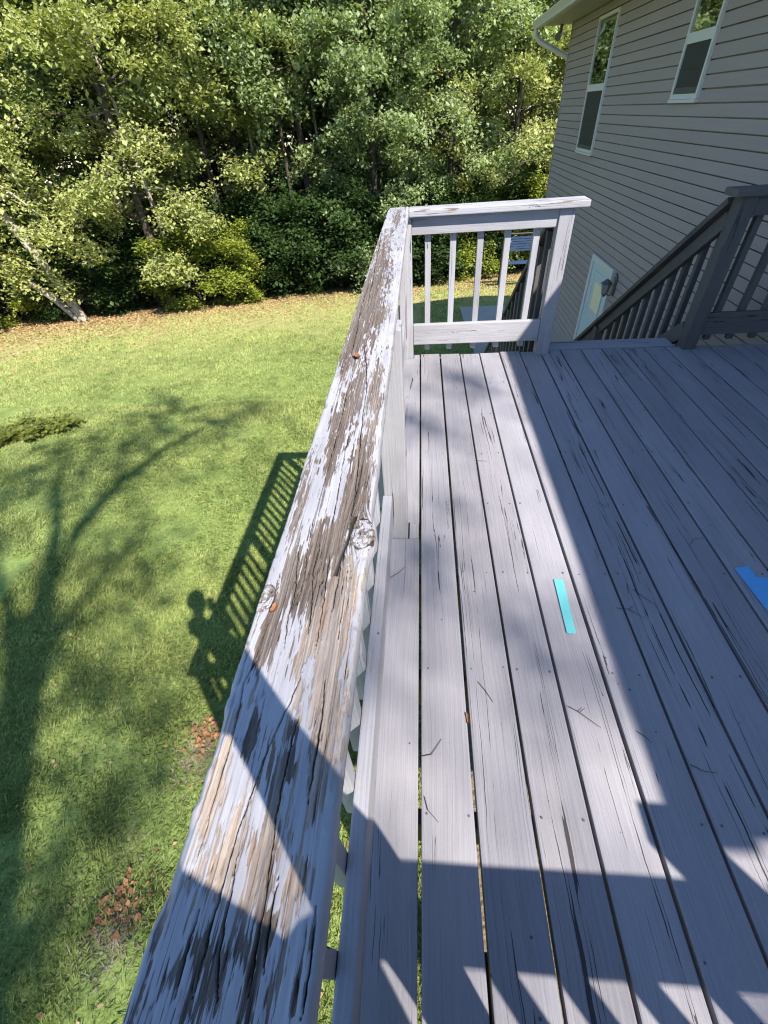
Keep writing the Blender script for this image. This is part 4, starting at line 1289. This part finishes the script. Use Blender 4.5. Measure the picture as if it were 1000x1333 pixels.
dead_clump(-1.93, 1.33, 'dried brown clump with red leaves, close under the side railing', 1)
dead_clump(-2.09, .20, 'dried brown clump with orange leaves at the lower left of the lawn', 2)

# navy slatted garden seat at the wood edge
gs = tag(empty('garden_seat', (4.1, 20.4, gz(4.1, 20.4))), 'navy slatted garden swing on black legs at the wood edge', 'garden swing')
gzb = gz(4.1, 20.4)
for i in range(6):
    zz = -3.08 - gzb + i * .088
    MB().box(-.72, .72, -.03 - i * .012, .0 - i * .012, zz, zz + .066).build('slat', M['blue_plastic'], gs)
for x in (-.80, .80):
    MB().tube([(x - .08 * (x < 0) + .08 * (x > 0), -.45, -.1), (x, -.05, 1.92)], .03, 8).build('leg', M['black_metal'], gs)
    MB().tube([(x, .40, -.1), (x, -.05, 1.92)], .03, 8).build('leg', M['black_metal'], gs)
MB().tube([(-.84, -.05, 1.90), (.84, -.05, 1.90)], .035, 8).build('cross_bar', M['black_metal'], gs)
for i in range(5):
    MB().box(-.72, .72, -.45 + i * .09, -.37 + i * .09, .92, .945).build('seat_slat', M['blue_plastic'], gs)
for x in (-.66, .66):
    MB().tube([(x, -.07, 1.9), (x, -.05, 1.75)], .010, 5).build('chain', M['black_metal'], gs)
    MB().tube([(x, -.04, 1.85), (x, .0, .92), (x, -.45, .92)], .018, 6).build('side_frame', M['black_metal'], gs)

# ------------------------------------------------------------------ small things on the deck
def strip(name, pts, mat, label, cat):
    c = np.mean(np.array(pts), 0)
    v = [(x - c[0], y - c[1], 0.0) for x, y in pts] + [(x - c[0], y - c[1], .0007) for x, y in pts]
    n = len(pts)
    f = [tuple(range(n))[::-1], tuple(range(n, 2 * n))] + [(i, (i + 1) % n, n + (i + 1) % n, n + i) for i in range(n)]
    mb = MB(); mb.add(v, f)
    tag(mb.build(name, mat, None, (c[0], c[1], .0016)), label, cat)


def torn(p0, p1, n, amp, seed):
    r = random.Random(seed)
    return [(p0[0] + (p1[0] - p0[0]) * i / n + r.uniform(-amp, amp), p0[1] + (p1[1] - p0[1]) * i / n + r.uniform(-amp, amp)) for i in range(n + 1)]


strip('tape_strip', [(.504, .856)] + torn((.508, .853), (.531, .853), 5, .002, 1) + [(.535, .857), (.545, 1.086)] + torn((.541, 1.089), (.515, 1.089), 4, .002, 2) + [(.511, 1.086)], M['tape_cyan'], 'short strip of cyan tape on a sunlit deck board', 'tape')
strip('tape_strip', [(1.191, 1.150), (1.205, .935), (1.26, .86), (1.34, .80), (1.36, 1.05), (1.29, 1.106), (1.247, 1.110), (1.250, 1.164)][::-1], M['tape_blue'], 'torn piece of blue tape on the shaded boards at the right', 'tape')

TW = [[(1.082, 1.27), (1.107, 1.301), (1.152, 1.31)], [(0.786, 1.044), (0.811, 1.007), (0.837, 0.977)], [(0.7, 0.961), (0.74, 0.955), (0.784, 0.918)], [(0.773, 1.072), (0.762, 1.023)], [(0.799, 1.53), (0.829, 1.497)], [(0.289, 1.862), (0.343, 1.853)], [(0.553, 1.624), (0.55, 1.536)], [(0.448, 0.601), (0.475, 0.584), (0.525, 0.542)], [(0.733, 0.454), (0.761, 0.438), (0.795, 0.436)], [(0.622, 0.537), (0.641, 0.521), (0.652, 0.505)], [(0.184, 0.67), (0.205, 0.641), (0.225, 0.605)], [(-0.118, 1.086), (-0.082, 1.113), (-0.058, 1.145)], [(0.013, 0.345), (0.022, 0.314), (0.049, 0.289)], [(0.004, 0.443), (0.034, 0.449), (0.064, 0.492)]]
M['twig'] = plain('dark_twig', (0.06, 0.045, 0.035), 0.8)
TWL = ['hooked twig on the shaded boards left of the blue tape', 'straight twig on the shaded boards right of the cyan tape', 'forked twig just right of the cyan tape in the shade', 'short twig above the forked one in the shade', 'short twig on shaded boards midway to the stairs',
       'short twig on the sunlit boards far from the tape', 'short upright twig on a sunlit board above the cyan tape', 'forked twig on the sunlit board below the cyan tape', 'curved twig on the shaded boards at the lower right', 'twig across the shadow edge below the cyan tape',
       'slanting twig beside the leaf in the board gap', 'twig at the foot of the middle railing post', 'curved twig just above the photographer shadow', 'thin twig on the outermost sunlit boards by the lower rail']
for i, t in enumerate(TW):
    mb = MB(); c = Vector((t[0][0], t[0][1], .0035))
    mb.tube([(x - c.x, y - c.y, .0015 * (j % 2)) for j, (x, y) in enumerate(t)], [.0011] + [.0010] * (len(t) - 2) + [.0006], 5)
    if i in (7, 2):
        x, y = t[1]; mb.tube([(x - c.x, y - c.y, .001), (x - c.x + .018, y - c.y + .012, .003)], [.0012, .0007], 5)
    tag(mb.build('twig', M['twig'], None, c), TWL[i], 'twig', 'twigs on the deck boards')


def curled_leaf(name, loc, L, mat, label, rz, cat='leaf', wf=.30):
    vs, fs = [], []
    n = 7
    for i in range(n):
        u = i / (n - 1); w = L * wf * math.sin(math.pi * (u * .9 + .05)) ** .8 * (1 + .25 * math.sin(9 * u))
        for s_ in (-1, 0, 1):
            vs.append((s_ * w, (u - .5) * L, .010 * L / .03 * (abs(s_) * .55 + .35 * (2 * u - 1) ** 2)))
    for i in range(n - 1):
        for k in range(2): fs.append((i * 3 + k, i * 3 + k + 1, (i + 1) * 3 + k + 1, (i + 1) * 3 + k))
    b = len(vs)
    vs += [(x, y, z + .0006) for x, y, z in vs]; fs += [tuple(b + q for q in f[::-1]) for f in fs]
    mb = MB(); mb.add(vs, fs); m = poly(name, mb.v, mb.f)
    a = m.attributes.new('rnd', 'FLOAT', 'POINT'); a.data.foreach_set('value', np.linspace(.3, .75, len(m.vertices)).astype(np.float32))
    tag(obj(name, m, mat, None, loc, (0, 0, rz)), label, cat)


curled_leaf('fallen_leaf', (-.148, 1.030, H + .003), .026, M['litter_red'], 'curled orange leaf on the peeling railing cap', .5)
curled_leaf('fallen_leaf', (.144, .552, -.001), .034, M['litter_red'], 'narrow brown leaf stuck in a gap between deck boards', .12, 'leaf', .13)
curled_leaf('fallen_leaf', (-.171, .300, H + .002), .014, M['litter_red'], 'scrap of orange leaf beside the knot on the left cap edge', -.2)

# ------------------------------------------------------------------ tree left of and behind the camera, whose shadow lies on the lawn
def shade_tree():
    rs = np.random.default_rng(21)
    def up(sx, sy, h):
        """place a point so that its shadow falls at (sx, sy) on the lawn"""
        z = gz(sx, sy); h = h + 8.0 if h < 10.9 else h + 3.0
        return np.array([sx + SD[0] / SD[2] * h, sy + SD[1] / SD[2] * h, z + h])
    base = np.array([3.1, -7.6, -2.75])
    p1 = up(-2.9, -.25, 2.3); p2 = up(-3.75, 1.35, 4.1); p3 = up(-4.35, 2.6, 5.4)
    limbs = [([base, (base + p1) / 2, p1, p2, p3], [.30, .24, .20, .17, .15], 10),
             ([p3, up(-5.0, 3.9, 6.5), up(-5.7, 5.0, 7.6), up(-6.2, 6.2, 8.6)], [.10, .075, .05, .015], 7),
             ([p3, up(-4.75, 4.0, 6.7), up(-4.7, 5.0, 7.7), up(-4.4, 6.1, 8.5), up(-3.8, 7.1, 9.2), up(-3.2, 7.6, 9.6)], [.11, .085, .07, .055, .035, .01], 7),
             ([p2, up(-4.8, 2.7, 5.4), up(-6.0, 3.8, 6.5), up(-7.0, 5.0, 7.4)], [.08, .06, .04, .01], 6),
             ([p2, up(-4.0, 2.3, 5.2), up(-3.9, 3.3, 6.2), up(-3.7, 4.2, 6.9)], [.07, .05, .03, .01], 6),
             ([up(-4.7, 5.0, 7.7), up(-5.2, 6.1, 8.6), up(-5.2, 7.2, 9.4), up(-4.9, 8.2, 10)], [.05, .04, .025, .01], 6),
             ([p1, up(-3.9, .4, 3.5), up(-4.9, 1.0, 4.3), up(-5.8, 1.9, 5.2)], [.07, .05, .03, .01], 6)]
    tubes, anch = [], []
    for pts, rad, n in limbs:
        pts = np.array(pts); m = len(pts)
        tubes.append((pts, np.array(rad) * 1.3, n))
        for j in range(11 if n < 10 else 2):
            u = rs.uniform(.35, 1) * (m - 1)
            q0 = np.array([np.interp(u, np.arange(m), pts[:, k]) for k in range(3)])
            dr = rs.normal(0, 1, 3) * np.array([1, 1, .5]) + np.array([0, 0, .35]); dr /= np.linalg.norm(dr)
            L = rs.uniform(.4, 1.25)
            q = np.array([q0, q0 + dr * L * .5 + rs.normal(0, .06, 3), q0 + dr * L + rs.normal(0, .12, 3)])
            tubes.append((q, np.array([.022, .014, .004]), 4))
            for w in (.5, 1.0):
                if rs.random() < .75: anch.append(q0 + dr * L * w)
    # leafy clumps that throw the broad soft shade on the near lawn
    for sx, sy, h, k, sp in ((-3.1, .9, 11, 16, .55), (-2.6, .3, 11, 9, .5), (-4.2, 1.6, 11, 14, .6), (-3.3, 2.2, 11.5, 10, .5), (-5.4, 2.6, 7, 14, .7), (-6.4, 3.4, 7, 16, .8), (-3.9, 3.2, 8, 8, .5), (-6.6, 4.8, 8, 14, .8), (-2.6, -.5, 11, 9, .5), (-3.4, -.4, 11, 14, .6), (-3.2, 1.5, 11, 7, .4), (-1.6, 3.1, 14.5, 4, .3), (-1.3, 3.9, 14.5, 3, .3), (-1.75, 2.5, 14.5, 5, .3), (-1.5, 4.6, 14.5, 2, .3), (-3.0, -.1, 14, 12, .5), (-4.4, .8, 13, 10, .5), (-2.2, 1.3, 14, 6, .35), (-4.0, 6.7, 9, 10, .5), (-3.5, 7.3, 9.4, 8, .35), (-5.6, 7.6, 9.6, 8, .5), (-6.0, 6.4, 8.8, 9, .5), (-5.0, 5.4, 8, 8, .45)):
        for _ in range(int(k * 1.9)):
            c = up(sx, sy, h) + rs.normal(0, sp, 3); anch.append(c)
    v, f = join_tubes(tubes); org = base
    tm = mesh_np('shade_trunk', v - org, f, True); tm.materials.append(M['bark'])
    cm = leaf_mesh('shade_crown', np.array(anch) - org, 20, .17, .085, rs, .5); cm.materials.append(M['leaf_green'])
    plant((tm, cm), 'shade_tree', tuple(org), 'tall forked tree behind the photographer whose shadow lies on the lawn', 'tree')


shade_tree()

# ------------------------------------------------------------------ the photographer (out of frame, casting the shadow on cap, deck and lawn)
def photographer():
    root = tag(empty('person', (.17, -.34, 0)), 'photographer in a dark jacket standing in the deck corner holding up a phone', 'person')
    B = np.array([.17, -.34, 0.0])
    f, u, r = _f, U_, R_
    ph = CAM - f * .012 - u * .045
    hr = ph + r * .036 - f * .022 - u * .035; hl = ph - r * .062 - f * .022 - u * .035
    V, E, Rd = [], [], []
    def vtx(p, rad, parent=None):
        V.append(tuple(np.array(p, float) - B)); Rd.append(rad)
        if parent is not None: E.append((parent, len(V) - 1))
        return len(V) - 1
    pel = vtx((.20, -.345, .93), (.165, .115))
    wst = vtx((.125, -.335, 1.07), (.145, .105), pel)
    chs = vtx((.020, -.325, 1.205), (.135, .105), wst)
    nkb = vtx((-.012, -.297, 1.39), (.062, .062), chs)
    nk = vtx((.015, -.278, 1.51), (.062, .062), nkb)
    hd = vtx((.036, -.250, 1.63), (.096, .105), nk)
    hd2 = vtx((.030, -.245, 1.72), (.086, .100), hd)
    for s_, hand, sh, el in ((1, hr, (.225, -.318, 1.335), (.225, -.245, 1.150)), (-1, hl, (-.125, -.30, 1.345), (-.175, -.225, 1.15))):
        a = vtx(sh, (.064, .062), chs); b = vtx(el, (.050, .050), a)
        mid = (np.array(el) + np.array(hand)) / 2
        c = vtx(mid, (.040, .040), b); d = vtx(hand, (.028, .024), c)
        for k in range(4):
            p1 = hand + u * (.010 + .020 * k) - r * s_ * .004 + f * .006
            e1 = vtx(p1, (.009, .009), d); vtx(p1 - r * s_ * .030 + f * .003 - f * .004, (.008, .008), e1)
        t1 = vtx(hand - u * .012 - f * .012 - r * s_ * .010, (.010, .010), d); vtx(hand + u * .012 - f * .020 - r * s_ * .032, (.009, .009), t1)
    for s_, hx, fx in ((1, .30, .335), (-1, .11, .08)):
        a = vtx((hx, -.345, .86), (.095, .10), pel); b = vtx(((hx + fx) / 2 + .005, -.325, .50), (.062, .066), a)
        c = vtx((fx, -.350, .10), (.042, .045), b); d = vtx((fx, -.335, .045), (.043, .045), c); vtx((fx + .01 * s_, -.215, .036), (.040, .030), d)
    m = bpy.data.meshes.new('body'); m.from_pydata(V, E, []); m.update()
    o = link(bpy.data.objects.new('body', m), root)
    o.modifiers.new('skin', 'SKIN')
    for i, rd in enumerate(Rd):
        m.skin_vertices[0].data[i].radius = rd
    m.skin_vertices[0].data[0].use_root = True
    ss = o.modifiers.new('sub', 'SUBSURF'); ss.levels = 2; ss.render_levels = 2
    t = NT('clothes_and_skin'); sx = t.node('ShaderNodeSeparateXYZ'); t.l(t.coord('Object'), sx.inputs[0])
    c = t.ramp(t.math('MULTIPLY', sx.outputs[2], .5), [(0.0, (.03, .03, .035)), (.04, (.035, .05, .09)), (.47, (.05, .055, .07)), (.745, (.45, .28, .20))], 'CONSTANT')
    t.color(c); t.set(Roughness=.8); m.materials.append(t.m)
    # hair and nose
    bm = bmesh.new(); bmesh.ops.create_icosphere(bm, subdivisions=3, radius=1.0)
    for v_ in bm.verts:
        x, y, z = v_.co
        k = 1.0 if (z > .15 or y < -.2) else .86
        v_.co = Vector((x * .106 * k, y * .120 * k, z * .130 * k + .0))
    hm = bpy.data.meshes.new('hair'); bm.to_mesh(hm); bm.free()
    for p in hm.polygons: p.use_smooth = True
    obj('hair', hm, plain('brown_hair', (.05, .035, .025), .7), root, tuple(np.array([.036, -.256, 1.685]) - B))
    # phone, lens at the camera position, body just behind it
    phm = lumber_mesh(.074, .152, .008, .003).copy(); phm.materials.clear()
    p = obj('phone', phm, M['black_metal'])
    c = CAM - f * .011 - u * .055
    p.matrix_world = Matrix(((R_[0], U_[0], -f[0], c[0]), (R_[1], U_[1], -f[1], c[1]), (R_[2], U_[2], -f[2], c[2]), (0, 0, 0, 1)))
    tag(p, 'black phone held up in both hands by the photographer', 'phone')


photographer()
